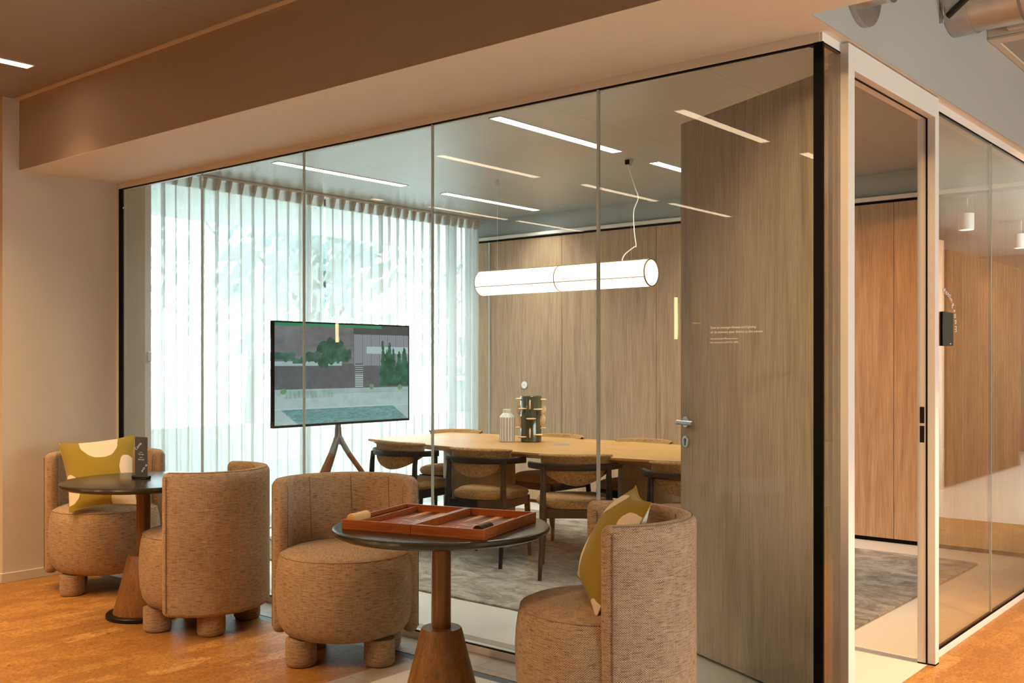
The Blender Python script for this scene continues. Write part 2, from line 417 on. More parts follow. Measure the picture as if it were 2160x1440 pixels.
def text_obj(name, txt, size, mat, mtx, parent=None, align='LEFT', ext=.0004):
    cu = bpy.data.curves.new(name, 'FONT'); cu.body = txt; cu.size = size; cu.extrude = ext; cu.align_x = align; cu.resolution_u = 3
    tmp = bpy.data.objects.new(name+'_c', cu); COL.objects.link(tmp)
    dg = bpy.context.evaluated_depsgraph_get(); me = bpy.data.meshes.new_from_object(tmp.evaluated_get(dg))
    COL.objects.unlink(tmp); bpy.data.objects.remove(tmp); bpy.data.curves.remove(cu)
    me.transform(mtx); me.materials.clear(); me.materials.append(mat)
    o = bpy.data.objects.new(name, me); COL.objects.link(o)
    if parent is not None: o.parent = parent
    return o
def frame(origin, xdir, ydir):
    x = Vector(xdir).normalized(); y = Vector(ydir).normalized(); z = x.cross(y)
    return Matrix(((x.x, y.x, z.x, origin[0]), (x.y, y.y, z.y, origin[1]), (x.z, y.z, z.z, origin[2]), (0, 0, 0, 1)))

ZC_IN, ZC_OUT, ZB = 2.73, 2.93, 2.50
LAMP_IN, LAMP_OUT = 24, 37
# ------------------------------------------------------------------ floors
fl = MB(); fl.box(-10, -1.83, -9, -.256, -.1, 0); fl.box(.007, 6, -.9, 5.6, -.1, 0)
struct('floor', fl, M['cork'])
fw = MB(); fw.box(-1.69, .007, -9, -.256, -.1, 0); fw.box(.007, 6, -9, -.9, -.1, 0); fw.box(-6.0, .007, .212, 4.3, -.1, 0); fw.box(.007, 6, 5.6, 13, -.1, 0)
struct('floor_cream', fw, M['floor_white'])
ft = MB(); ft.box(-1.83, -1.69, -9, -.256, -.1, 0); ft.box(-10, .007, -.20, .212, -.1, 0)
struct('floor_tile', ft, M['tile'])
dr = MB(); dr.box(-10, .007, -.256, -.20, -.1, -.002)
struct('trim_1', dr, M['drain'])
# ------------------------------------------------------------------ left pier, beam, bulkheads, outer shell
pier = MB(); pier.box(-10, -4.81, -.73, .205, -.05, 3.6)
struct('wall_left', pier, M['wall'])
bb = MB(); bb.prism([(-10, -.742), (-4.798, -.742), (-4.798, -.02), (-4.81, -.02), (-4.81, -.73), (-10, -.73)], 0, .058)
struct('baseboard_left', bb, M['wall'], bevel=.002)
beam = MB(); beam.box(-4.815, 6, -.629, -.194, ZB, 3.6)
beam.box(-4.815, .05, -.194, .06, ZB, 3.6)
beam.box(-.06, .05, .06, 13, ZB, 3.6)
struct('wall_bulkhead', beam, M['wall'])
sbox('wall_bulkhead_side', M['wall_grey'], .05, .0515, -.194, 13, ZB-.0013, 3.6)
M['beam_shade'] = plain('beam_face_shade_tone', (.40, .325, .25), .75, var=.02)  # same paint as the wall, with the beam's shade put into the colour
M['soffit_lit'] = plain('soffit_lit_tone', (.80, .745, .66), .75, var=.02)  # same paint, made paler to put the floor's bounce light into the colour
sbox('wall_beam_face', M['beam_shade'], -4.81, 6, -.6302, -.629, ZB, ZC_OUT)
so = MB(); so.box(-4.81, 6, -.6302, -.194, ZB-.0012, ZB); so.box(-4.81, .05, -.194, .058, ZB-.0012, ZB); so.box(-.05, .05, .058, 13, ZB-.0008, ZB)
struct('ceiling_soffit', so, M['soffit_lit'])
co = MB(); co.box(-10, 6, -9, -.629, ZC_OUT, ZC_OUT+.08)
struct('ceiling', co, M['ceil_out'])
lip = MB(); lip.box(-4.83, 6, -.665, -.6295, ZC_OUT-.006, ZC_OUT-.0005)
struct('trim_2', lip, M['wall'])
sl = MB(); sl.box(-10, 6, -9, 13, 3.6, 3.7)
struct('ceiling_slab', sl, plain('dark_slab', (.30, .26, .22), .8))
ra = MB(); ra.box(.052, 6, 1.99, 13, ZC_OUT, ZC_OUT+.05)
struct('ceiling_raft', ra, M['ceil_out'])
rl = MB(); rl.box(.052, 6, 1.90, 1.99, ZC_OUT-.012, ZC_OUT); rl.box(.052, 6, 1.90, 1.915, ZC_OUT, ZC_OUT+.05); rl.box(.052, .09, 1.99, 13, ZC_OUT-.01, ZC_OUT)
rl.box(.15, 6, 1.86, 1.90, ZC_OUT+.015, ZC_OUT+.045)
struct('trim_3', rl, M['wall'], bevel=.003)
# far walls of the lounge (seen only mirrored in the glass)
M['lounge'] = plain('brown_lounge_wall', (.26, .19, .13), .7)
sbox('wall_south', M['lounge'], -10, 6, -9.1, -9, -.05, 3.6)
sbox('wall_west', M['lounge'], -10.1, -10, -9, .2, -.05, 3.6)
we = MB(); we.box(6, 6.1, -9, -1.8, -.05, 3.6); we.box(6, 6.1, 2.8, 13, -.05, 3.6); we.box(6, 6.1, -1.8, 2.8, -.05, .8); we.box(6, 6.1, -1.8, 2.8, 2.4, 3.6)
struct('wall_east', we, M['lounge'])
sbox('wall_north', M['lounge'], -.06, 6.1, 13, 13.1, -.05, 3.6)
cw = MB()
def curtain_far(u, v): return (1.9+.03*sin(u*150), 7.7+2.9*u, .02+2.5*v)
cw.grid(curtain_far, 220, 2)
tag(cw.build('corridor_curtain', M['boucle_brown']), 'taupe floor length curtain mirrored in the side glass pane', 'curtain')
sbox('wall_corridor', M['panel'], 1.9, 2.0, 5.8, 7.6, -.02, 2.6)

# ------------------------------------------------------------------ meeting room shell
BW = 4.063
sbox('wall_back', M['wall_in'], -5.46, .05, BW+.03, BW+.15, -.05, 3.0)
seams = [-5.30, -5.10, -4.215, -3.196, -2.18, -1.164, -.05]
for i in range(len(seams)-1):
    o = MB().box(seams[i]+.002, seams[i+1]-.002, BW, BW+.018, .032, 2.505).build('wall_back_panel', M['panel'], bevel=.001)
    tag(o, kind='structure')
    o.location.z = 0
sbox('baseboard_back', M['black'], -5.30, -.05, BW+.02, BW+.028, 0, .034)
tk = MB(); tk.box(-5.32, -.05, BW-.03, BW+.029, 2.525, 2.555)
struct('trim_4', tk, M['alu'], bevel=.003)
sbox('trim_5', M['black'], -5.32, -.05, BW+.006, BW+.029, 2.505, 2.525)
sbox('trim_6', M['joint'], -5.108, -5.096, BW-.012, BW-.0005, 0.0, 2.504)
sbox('ceiling_meeting_room', M['ceil_in'], -5.32, -.06, .06, BW+.03, ZC_IN, ZC_IN+.05)
# window wall
wl = MB(); wl.box(-5.62, -5.46, .205, .40, -.05, 2.9); wl.box(-5.62, -5.46, .40, 5.2, 2.76, 3.0); wl.box(-5.62, -5.46, 5.0, 5.2, -.05, 2.76); wl.box(-5.46, -5.40, BW+.15, 5.2, -.05, 3.0)
struct('wall_window', wl, M['white'])
wc = MB(); wc.box(-5.46, -5.3, .206, BW+.03, ZC_IN+.05, ZC_IN+.06)
struct('ceiling_curtain_pocket', wc, M['white'])
rv = MB(); rv.box(-5.46, -4.83, .2055, .262, 0, ZC_IN)
struct('trim_7', rv, M['white'])
wf = MB()
for y in (.40, 2.13, 3.98, 4.94): wf.box(-5.58, -5.52, y, y+.06, 0, 2.76)
wf.box(-5.58, -5.52, .4, 5.0, 0, .06); wf.box(-5.58, -5.52, .4, 5.0, 2.70, 2.76)
w = struct('window_1', wf, M['greymetal'])
MB().box(-5.553, -5.547, .46, 4.94, .06, 2.70).build('pane', M['win_glass'], w)

# ------------------------------------------------------------------ glass partition
sx = [-4.735, -3.832, -2.877, -1.917, -.958, -.012]
for i in range(5):
    o = MB().box(sx[i]+.004, sx[i+1]-.004, .0, .010, .040, 2.458).build('window_%d' % (i+2), M['glass'])
    tag(o, kind='structure')
for i in range(1, 5):
    w_ = .0055 if i == 4 else .0035
    sbox('trim_%d' % (9+i), M['joint'], sx[i]-w_, sx[i]+w_, -.0015, .0115, .040, 2.458)
tag(MB().box(.0, .010, .012, .172, .040, 2.458).build('window_7', M['glass_side']), kind='structure')
tag(MB().box(.0, .010, 1.21, 2.134, .040, 2.458).build('window_8', M['glass_side']), kind='structure')
tag(MB().box(.0, .010, 2.140, 6.0, .040, 2.458).build('window_9', M['glass_side']), kind='structure')
sbox('trim_14', M['joint'], -.001, .011, 2.134, 2.140, .04, 2.458)
hd = MB(); hd.box(-4.82, -.002, .0, .055, 2.464, 2.499); hd.box(-4.82, -4.784, .0, .055, 0, 2.464)
hd.box(-4.784, -.002, .0, .055, 0, .034)
struct('trim_15', hd, M['alu'], bevel=.0012)
hs = MB(); hs.box(-.055, .008, .002, .185, 2.464, 2.499); hs.box(-.045, .008, .002, .185, 0, .034)
hs.box(-.055, .012, 1.19, 13, 2.460, 2.499); hs.box(-.045, .012, 1.19, 13, 0, .034)
struct('trim_16', hs, M['alu'], bevel=.0012)
gk = MB(); gk.box(-4.784, 0, .001, .012, 2.457, 2.4645); gk.box(-4.784, -4.737, .001, .012, .034, 2.464); gk.box(-4.784, 0, .001, .012, .034, .0395)
gk.box(-.024, .0005, -.0012, .0125, .034, 2.4645); gk.box(-.004, .0105, .0005, .012, .034, 2.4645)
gk.box(-.004, .0095, .012, .185, 2.457, 2.464); gk.box(-.004, .0095, .172, .186, .034, 2.464); gk.box(-.004, .0095, .012, .185, .034, .0395)
gk.box(-.004, .0115, 1.19, 13, 2.452, 2.46); gk.box(-.004, .0115, 1.19, 13, .034, .046)
struct('trim_17', gk, M['black'])
# door frame
df = MB()
df.box(-.037, .040, .160, .219, .006, 2.492); df.box(-.037, .040, 1.141, 1.190, .006, 2.492); df.box(-.037, .040, .219, 1.141, 2.402, 2.492)
fr = struct('trim_18', df, M['alu'], bevel=.0012)
dg_ = MB(); dg_.box(.000, .007, 1.1375, 1.1415, .006, 2.402); dg_.box(.000, .007, .219, 1.141, 2.3985, 2.4025)
dg_.box(-.037, .040, .160, .219, 0, .006); dg_.box(-.037, .040, 1.141, 1.190, 0, .006)
dg_.build('seal', M['black'], fr)
for z0, z1 in ((1.061, 1.133), (.976, 1.049)):
    MB().box(-.026, -.007, 1.1395, 1.1412, z0, z1).build('strike_plate', M['black_gloss'], fr)
# the open door leaf
hx, hy = -.045, .285
da = atan2(.691-.27, -.94+.04)
dm = Matrix.Translation((hx, hy, 0)) @ Matrix.Rotation(da, 4, 'Z')
LEAF = .985
door = MB().box(0, LEAF, -.0, .042, .012, 2.435, dm).build('door_1', M['door'], bevel=.0015)
tag(door, 'oak laminate door leaf standing open behind the front glass', None, kind='structure')
MB().box(0, LEAF, -.001, .004, .002, .012, dm).build('drop_seal', M['steel'], door)
def leaf(x, y, z): return dm @ Vector((x, y, z))
for side in (1, -1):
    y0 = .042 if side == 1 else 0
    yy = lambda t: y0 + side*t
    hx_ = LEAF-.045
    hb = MB()
    def ring(mb, zc, r, t):
        m = frame(leaf(hx_, yy(0), zc), dm.to_3x3() @ Vector((1, 0, 0)), (0, 0, 1))
        k = -side
        prof = [(0, 0), (r, 0), (r, k*t*.7), (r*.9, k*t), (0, k*t)]
        mb.lathe(prof, 28, mtx=m)
    ring(hb, 1.055, .026, .008)
    hb.tube([leaf(hx_, yy(.0), 1.055), leaf(hx_, yy(.042), 1.055)], .009, 12)
    hb.tube([leaf(hx_+.008, yy(.046), 1.055), leaf(hx_-.115, yy(.046), 1.055)], .0105, 14)
    hb.build('lever_handle', M['steel'], door)
    eb = MB(); ring(eb, .965, .026, .008); eb.build('key_rosette', M['steel'], door)
    kh = MB(); kh.tube([leaf(hx_, yy(.004), .972), leaf(hx_, yy(.0105), .972)], .008, 12); kh.box(hx_-.0045, hx_+.0045, min(yy(.004), yy(.010)), max(yy(.004), yy(.010)), .948, .972, dm)
    kh.build('lock_cylinder', M['greymetal'], door)
for z in (.25, 1.15, 2.2):
    MB().tube([leaf(-.012, -.004, z), leaf(-.012, -.004, z+.1)], .008, 10).build('hinge', M['steel'], door)

# ------------------------------------------------------------------ lighting strips
def strip(x, y0, y1, z, mat, label, group):
    w = .038; t = empty('ceiling_strip_light', (x, (y0+y1)/2, z), 0, label, 'ceiling light', group)
    h = (y1-y0)/2
    b = MB(); b.box(-w, w, -h, h, -.0025, -.0005); b.build('diffuser', mat, t)
    r = MB(); r.box(-w-.006, -w, -h-.006, h+.006, -.004, -.0002); r.box(w, w+.006, -h-.006, h+.006, -.004, -.0002)
    r.box(-w, w, -h-.006, -h, -.004, -.0002); r.box(-w, w, h, h+.006, -.004, -.0002)
    r.build('trim_frame', M['white'], t)
    inside = z == ZC_IN
    l = bpy.data.lights.new('strip_lamp', 'AREA'); l.shape = 'RECTANGLE'; l.size = 2*w; l.size_y = 2*h; l.spread = radians(125 if inside else 95 if y1 > -1 else 146)
    l.energy = (LAMP_IN if inside else LAMP_OUT*.5 if y1 > -1 else LAMP_OUT)*(2*h/1.24); l.color = (1, .94, .86) if inside else (1, .68, .37)
    lo = bpy.data.objects.new('strip_lamp', l); COL.objects.link(lo); lo.location = (x, (y0+y1)/2, z-.0045); lo.parent = None
GI = 'strip lights in the meeting room ceiling'
strip(-2.33, .935, 2.18, ZC_IN, M['strip_in'], 'longest white ceiling strip right above the glass seam, left of the open door', GI)
strip(-2.33, 2.64, 3.87, ZC_IN, M['strip_in'], 'white ceiling strip cut off by the open oak door edge', GI)
strip(-4.36, .935, 2.18, ZC_IN, M['strip_in'], 'white ceiling strip over the television, parallel to curtain rail', GI)
strip(-4.36, 2.64, 3.87, ZC_IN, M['strip_in'], 'white ceiling strip above the left end of the pendant lamp', GI)
GO = 'strip lights in the lounge ceiling'
strip(-4.06, -2.12, -.91, ZC_OUT, M['strip_out'], 'warm ceiling strip light at the upper left edge of the photo', GO)
for (x, y0, y1) in ((-4.0, -3.42, -2.2), (-3.9, -5.2, -3.95), (-3.86, -6.65, -5.4), (-5.95, -3.42, -2.2), (-5.88, -5.24, -4.0), (-5.85, -6.62, -5.39), (-1.85, -3.38, -2.16), (-1.8, -5.16, -3.92)):
    strip(x, y0, y1, ZC_OUT, M['strip_out'], 'lounge ceiling strip light seen only as a streak mirrored in the glass', GO+' mirrored in the glass')
for (x, y) in ((1.5, 7.0), (1.5, 9.05)):
    t = empty('ceiling_spotlight', (x, y, 2.62), 0, 'white cylinder spotlight mirrored in the side glass pane', 'spotlight', 'corridor spotlights mirrored in the side glass')
    MB().lathe([(.0, .012), (.05, .012), (.055, 0), (.062, 0), (.062, .16), (0, .16)], 24).build('housing', M['plast'], t)
    MB().lathe([(0, .010), (.05, .010)], 24).build('lens', M['spot'], t)
    MB().tube([(0, 0, .16), (0, 0, .31)], .006, 8).build('stem', M['plast'], t)
for (x, y) in ((-3.561, -5.0), (-7.2, -3.9)):
    t = empty('tube_pendant_lamp', (x, y, 1.55), 0, 'glowing vertical tube lamp mirrored in the front glass', 'pendant lamp', 'tube lamps mirrored in the front glass')
    MB().tube([(0, 0, 0), (0, 0, .40)], .014, 10).build('tube', M['tube'], t)
    MB().tube([(0, 0, .40), (0, 0, ZC_OUT-1.55)], .002, 6).build('cord', M['cable'], t)
    MB().tube([(.03, 0, .06), (.03, 0, .30)], .012, 10).build('bracket', M['brass'], t)

def spot_and_fill(x, y, z, e, ang=125):  # some stand for corridor fixtures, others are added fill spots with no fixture
    l = bpy.data.lights.new('fixture_and_fill_spot', 'SPOT'); l.energy = e; l.color = (1, .66, .34); l.spot_size = radians(ang); l.spot_blend = .8; l.shadow_soft_size = .05
    o = bpy.data.objects.new('fixture_and_fill_spot', l); COL.objects.link(o); o.location = (x, y, z)
def aim_fill_spot(p, q, e, ang):
    spot_and_fill(*p, e, ang); o = COL.objects[-1]; o.rotation_euler = (Vector(q)-Vector(p)).to_track_quat('-Z', 'Y').to_euler()
aim_fill_spot((.30, -3.2, 2.88), (-.02, 1.14, 1.25), 400, 30); spot_and_fill(-.25, -1.35, 2.9, 30); spot_and_fill(1.6, 1.05, 2.9, 720, 88); COL.objects[-1].data.spot_blend = .35  # first two are added fill spots, no fixture, brightening door frame and leaf
aim_fill_spot((2.3, .9, 2.6), (-1.0, 4.06, 1.15), 1150, 36); COL.objects[-1].data.color = (1, .46, .15); spot_and_fill(1.5, 4.5, 2.85, 90); spot_and_fill(1.5, 7.0, 2.60, 60); spot_and_fill(1.5, 9.05, 2.60, 60)  # first is an added fill spot, no fixture, warming the back panels
# ------------------------------------------------------------------ ducts at the upper right
t = empty('ventilation_duct', (.053, 1.33, 2.99), 0, 'large insulated metal duct in the upper right corner under the ceiling', 'duct')
def xt(mb, x0, x1, r0, r1=None, n=36):
    mb.tube([(x0, 0, 0), (x1, 0, 0)], [r0, r1 or r0], n); return mb
xt(MB(), .03, 3.2, .185).build('spiral_pipe', M['galv'], t)
xt(MB(), -.0, .10, .192).build('end_collar', M['galv'], t)
for x in (.30, .52, .80, 1.1, 1.4): xt(MB(), x, x+.012, .189).build('clamp_band', M['greymetal'], t)
t = empty('air_valve', (.052, .243, 2.725), 0, 'round metal duct flange with short pipe on the grey bulkhead', 'duct')
xt(MB(), 0, .022, .158).build('flange', M['galv'], t)
xt(MB(), .022, .105, .088).build('pipe_stub', M['galv'], t)
MB().lathe([(.078, 0), (.092, 0), (.092, .014), (.078, .014), (.078, 0)], 32, mtx=frame((.100, 0, 0), (0, 1, 0), (0, 0, 1))).build('pipe_rim', M['steel'], t)
xt(MB(), .100, .106, .078).build('pipe_opening', M['black'], t)
o = MB().tube([(.062, 1.165, 2.815), (.062, 1.165, 3.6)], .006, 8).build('threaded_rod', M['galv'])
tag(o, 'thin vertical threaded rod beside the large duct end', 'rod')
o = MB().tube([(.085, 1.165, 2.84), (.22, 1.12, 2.92), (.42, 1.08, 3.03), (.9, 1.02, 3.2), (1.6, 1.0, 3.4)], .014, 8).build('black_hose', M['cable'])
tag(o, 'black hose crossing in front of the large duct', 'hose')

# ------------------------------------------------------------------ rug
o = MB(); R0 = (-4.87, -.46, .725, 3.645)
def rpoly(x0, x1, y0, y1, r, n=5):
    p = []
    for cx, cy, a in ((x1-r, y1-r, 0), (x0+r, y1-r, pi/2), (x0+r, y0+r, pi), (x1-r, y0+r, 1.5*pi)):
        for i in range(n+1): p.append((cx+r*cos(a+i*pi/2/n), cy+r*sin(a+i*pi/2/n)))
    return p
o.prism(rpoly(*R0, .04), 0, .012)
tag(o.build('rug', M['rug'], bevel=.004), 'mottled grey beige rug under the long oak table', 'rug')

# ------------------------------------------------------------------ long table
TX, TY = -2.93, 2.26
t = empty('conference_table', (TX, TY, 0), 0, 'long boat shaped oak conference table behind the glass wall', 'table')
def boat(hl, we_, wm, n=14, r=.03):
    top = []; 
    for i in range(n+1):
        x = -hl + 2*hl*i/n; top.append((x, we_+(wm-we_)*(1-(x/hl)**2)))
    pts = [(x, -y) for x, y in top] + [(x, y) for x, y in reversed(top)]
    return pts
tb = MB(); big = boat(1.43, .46, .60); small = boat(1.34, .38, .52)
a = [tb.v(x, y, .745) for x, y in big]; b = [tb.v(x, y, .730) for x, y in big]; c = [tb.v(x, y, .700) for x, y in small]
tb.f(a); tb.f(c[::-1])
for r0, r1 in ((b, a), (c, b)):
    for i in range(len(a)):
        j = (i+1) % len(a); tb.f([r0[i], r0[j], r1[j], r1[i]])
tb.build('tabletop', M['oak_table'], t, bevel=.002)
for x in (-.70, .88):
    p = MB(); p.prism(rpoly(x-.24, x+.24, -.20, .20, .10, 6), .012, .702); p.build('pedestal', M['oak_ped'], t, smooth=True)
    p = MB(); p.prism(rpoly(x-.24, x+.24, -.20, .20, .10, 6), .0125, .018); 
MB().lathe([(0, .7465), (.066, .7465), (.07, .7452), (.07, .744)], 32, .05, .04).build('cable_grommet', M['greymetal'], t)

# ------------------------------------------------------------------ dining chairs
def rounded_seat(u, v):
    # closed pad: v bottom->top ; u around
    a = 2*pi*u
    ca, sa = cos(a), sin(a); e = .72
    x = .245*(abs(ca)**e)*(1 if ca >= 0 else -1); y = .235*(abs(sa)**e)*(1 if sa >= 0 else -1)
    if y < 0: x *= .92
    prof = [(0.0, .412), (.75, .412), (.95, .420), (1.0, .442), (.97, .462), (.86, .474), (.5, .480), (0.0, .482)]
    k = v*(len(prof)-1); i = min(int(k), len(prof)-2); f = k-i
    r = prof[i][0]*(1-f)+prof[i+1][0]*f; z = prof[i][1]*(1-f)+prof[i+1][1]*f
    return (x*r, y*r+.01, z)
def make_dining():
    t = empty('dining_chair')
    s = MB(); s.grid(rounded_seat, 40, 21, closed_u=True); s.build('seat', M['boucle'], t, smooth=True, ang=180)
    fr = MB()
    fr.box(-.19, .19, .17, .195, .36, .415); fr.box(-.19, .19, -.205, -.18, .36, .415)
    fr.box(-.205, -.18, -.2, .19, .36, .415); fr.box(.18, .205, -.2, .19, .36, .415)
    fr.build('apron', M['darkwood'], t, bevel=.004)
    for s_ in (-1, 1):
        MB().tube([(s_*.205, .205, 0), (s_*.198, .192, .22), (s_*.192, .185, .415)], [.0115, .018, .021], 14).build('leg', M['darkwood'], t)
        MB().tube([(s_*.222, -.30, 0), (s_*.210, -.245, .22), (s_*.203, -.215, .42), (s_*.200, -.205, .60), (s_*.203, -.192, .680)], [.0115, .0165, .021, .018, .015], 14).build('leg', M['darkwood'], t)
    R = .30
    def arc(a, r, z): return (r*sin(a), -.02-.0+.06-r*cos(a), z)
    rail = MB(); pts = [arc(radians(-72+144*i/28), R-.002, .676) for i in range(29)]
    rail.tube(pts, 1.0, 16, True, (.0145, .0205)); rail.build('back_rail', M['darkwood'], t)
    b = MB()
    def pad(u, v):
        # u around closed thickness loop, v across arc
        A = radians(54); a = -A+2*A*v; q = v*2-1
        edge = max(0, 1-abs(q)**4)**.5
        zt = .757-.010*abs(q)**3; zb = .560+.100*abs(q)**1.7
        ang = 2*pi*u; th = .032*(.25+.75*edge)
        zc = (zt+zb)/2; hh = (zt-zb)/2
        ca, sa = cos(ang), sin(ang); e = .5
        dz = hh*(abs(ca)**e)*(1 if ca >= 0 else -1); dr = th*(abs(sa)**e)*(1 if sa >= 0 else -1)
        over = .020 if dz > .7*hh else 0
        return arc(a, R-.042+dr+over, zc+dz)
    b.grid(lambda u, v: pad(u, v), 28, 30, closed_u=True)
    b.build('backrest', M['boucle'], t, smooth=True, ang=180)
    return t
DC = make_dining()
chairs = [(-3.80, 1.72, 5, 'ochre boucle dining chair nearest the television stand'),
          (-3.03, 1.69, 15, 'ochre boucle dining chair behind the backgammon board, second from the television'),
          (-2.34, 1.72, 38, 'ochre boucle dining chair whose seat faces out left of the thick glass seam'),
          (-1.50, 1.74, 16, 'dining chair half hidden by the open oak door'),
          (-4.24, 2.60, 207, 'dining chair at the far left corner of the oak table by the curtain'),
          (-3.30, 2.69, 178, 'dining chair across the oak table, its seat seen beneath the two vases'),
          (-2.52, 2.69, 186, 'dining chair on the far side of the oak table right of the cable grommet'),
          (-1.70, 2.70, 180, 'rightmost dining chair on the far side of the table, beside the door handle')]
for i, (x, y, a, lb) in enumerate(chairs):
    o = DC if i == 0 else copy_tree(DC)
    o.location = (x, y, .0135); o.rotation_euler = (0, 0, radians(a)); tag(o, lb, 'chair', 'boucle dining chairs around the oak table')

# ------------------------------------------------------------------ vases
def pt_on_table(px, py, z):
    d = (CH-z)*F/(py-HOR); return pd(px, py, d)
p = pt_on_table(1069.5, 931, .746)
t = empty('bottle_vase', (p.x, p.y, .746), .3, 'white ridged bottle shaped vase on the oak table, left of the green vase', 'vase')
NF = 16
def facet(a):
    k = (a*NF/(2*pi)) % 1; return 1-.045*(1-abs(2*k-1))
v = MB(); v.lathe([(0, 0), (.054, 0), (.056, .004), (.056, .178), (.052, .186), (.036, .207), (.030, .211), (.030, .236), (.026, .238), (.024, .232), (.024, .19), (0, .19)], NF*4, plan=facet, smooth=False)
v.build('body', M['ceram_w'], t, smooth=False)
g = MB()
for i in range(NF):
    a = 2*pi*i/NF; r = .0548
    g.tube([(r*cos(a+.02*sin(i)), r*sin(a+.02*sin(i)), .006), (r*cos(a), r*sin(a), .09), (r*cos(a+.015), r*sin(a+.015), .18)], .0020, 6)
g.build('ridge_line', M['ceram_b'], t)
p = pt_on_table(1120, 931, .746)
t = empty('spiked_vase', (p.x, p.y, .746), 0, 'dark green cylinder vase with pale discs stuck into its sides', 'vase')
MB().lathe([(0, 0), (.074, 0), (.077, .004), (.078, .33), (.074, .336), (.070, .332), (.069, .05), (0, .05)], 48).build('body', M['ceram_g'], t)
view = atan2(CXY[1]-p.y, CXY[0]-p.x)
discs = [(-90, .315, 'h'), (90, .31, 'h'), (-5, .275, 'v'), (-50, .245, 'h'), (40, .24, 'h'), (-105, .235, 'v'), (100, .235, 'v'), (0, .172, 'h'), (-72, .150, 'v'), (62, .155, 'v'), (110, .165, 'v'), (-90, .105, 'h'), (90, .100, 'h'), (-5, .068, 'v'), (40, .055, 'h'), (-50, .038, 'h'), (180, .27, 'h'), (180, .16, 'v'), (150, .09, 'h'), (-150, .09, 'v')]
for (da_, z, k) in discs:
    a = view + radians(da_)
    rd = Vector((cos(a), sin(a), 0)); tg = Vector((-sin(a), cos(a), 0)); up = Vector((0, 0, 1))
    c = rd*.078 + up*z
    m = frame(c, rd, tg) if k == 'h' else frame(c, rd, up)
    MB().lathe([(0, -.006), (.030, -.005), (.038, 0), (.030, .005), (0, .006)], 28, mtx=m).build('disc', M['disc'], t)

# ------------------------------------------------------------------ pendant lamp
PX0, PX1, PY, PZ, PR = -3.775, -2.235, 2.457, 1.940, .094
t = empty('paper_tube_pendant', ((PX0+PX1)/2, PY, PZ), 0, 'glowing horizontal paper tube pendant lamp hanging above the oak table', 'pendant lamp')
h = (PX1-PX0)/2
mx = frame((-h, 0, 0), (0, 1, 0), (0, 0, 1))
MB().lathe([(PR, 0), (PR, 2*h)], 48, mtx=mx).build('shade', M['lampshade'], t)
for x, nm in ((0.004, 'end_disc'), (2*h-.004, 'end_disc')):
    MB().lathe([(0, x), (PR-.004, x)], 48, mtx=mx).build(nm, M['lampshade'], t)
for x in (0, h-.003, 2*h-.006):
    MB().lathe([(PR-.006, x), (PR+.0025, x), (PR+.0025, x+.006), (PR-.006, x+.006), (PR-.006, x)], 48, mtx=mx).build('ring', M['oak_ped'], t)
for a in (radians(200), radians(20), radians(110)):
    MB().tube([(-h, (PR+.001)*cos(a), (PR+.001)*sin(a)), (h, (PR+.001)*cos(a), (PR+.001)*sin(a))], .0028, 8).build('batten', M['oak_ped'], t)
for x in (-.615, .605):
    MB().tube([(x, 0, PR), (x, 0, ZC_IN-PZ)], .0009, 6).build('suspension_wire', M['steel'], t)
    MB().box(x-.012, x+.012, -.006, .006, ZC_IN-PZ-.045, ZC_IN-PZ-.0005).build('ceiling_hook', M['steel'], t)
zc = ZC_IN-PZ
cpts = [(.575, 0, zc-.012), (.585, 0, zc-.06), (.63, .01, zc-.20), (.655, .01, zc-.27), (.625, 0, zc-.36), (.630, 0, zc-.50), (.645, 0, zc-.60), (.63, 0, PR+.09), (.56, 0, PR+.05), (.535, 0, PR+.02), (.53, 0, PR-.002)]
def smooth_pts(pts, k=5):
    P = [Vector(p) for p in pts]; res = []
    for i in range(len(P)-1):
        p0, p1, p2, p3 = P[max(i-1, 0)], P[i], P[i+1], P[min(i+2, len(P)-1)]
        for j in range(k):
            s = j/k; res.append(.5*((2*p1)+(p2-p0)*s+(2*p0-5*p1+4*p2-p3)*s*s+(3*p1-p0-3*p2+p3)*s**3))
    res.append(P[-1]); return res
MB().tube(smooth_pts(cpts), .0038, 8).build('power_cord', M['cord'], t)
MB().box(.56, .59, -.012, .012, zc-.03, zc-.0005).build('ceiling_plug', M['black'], t)

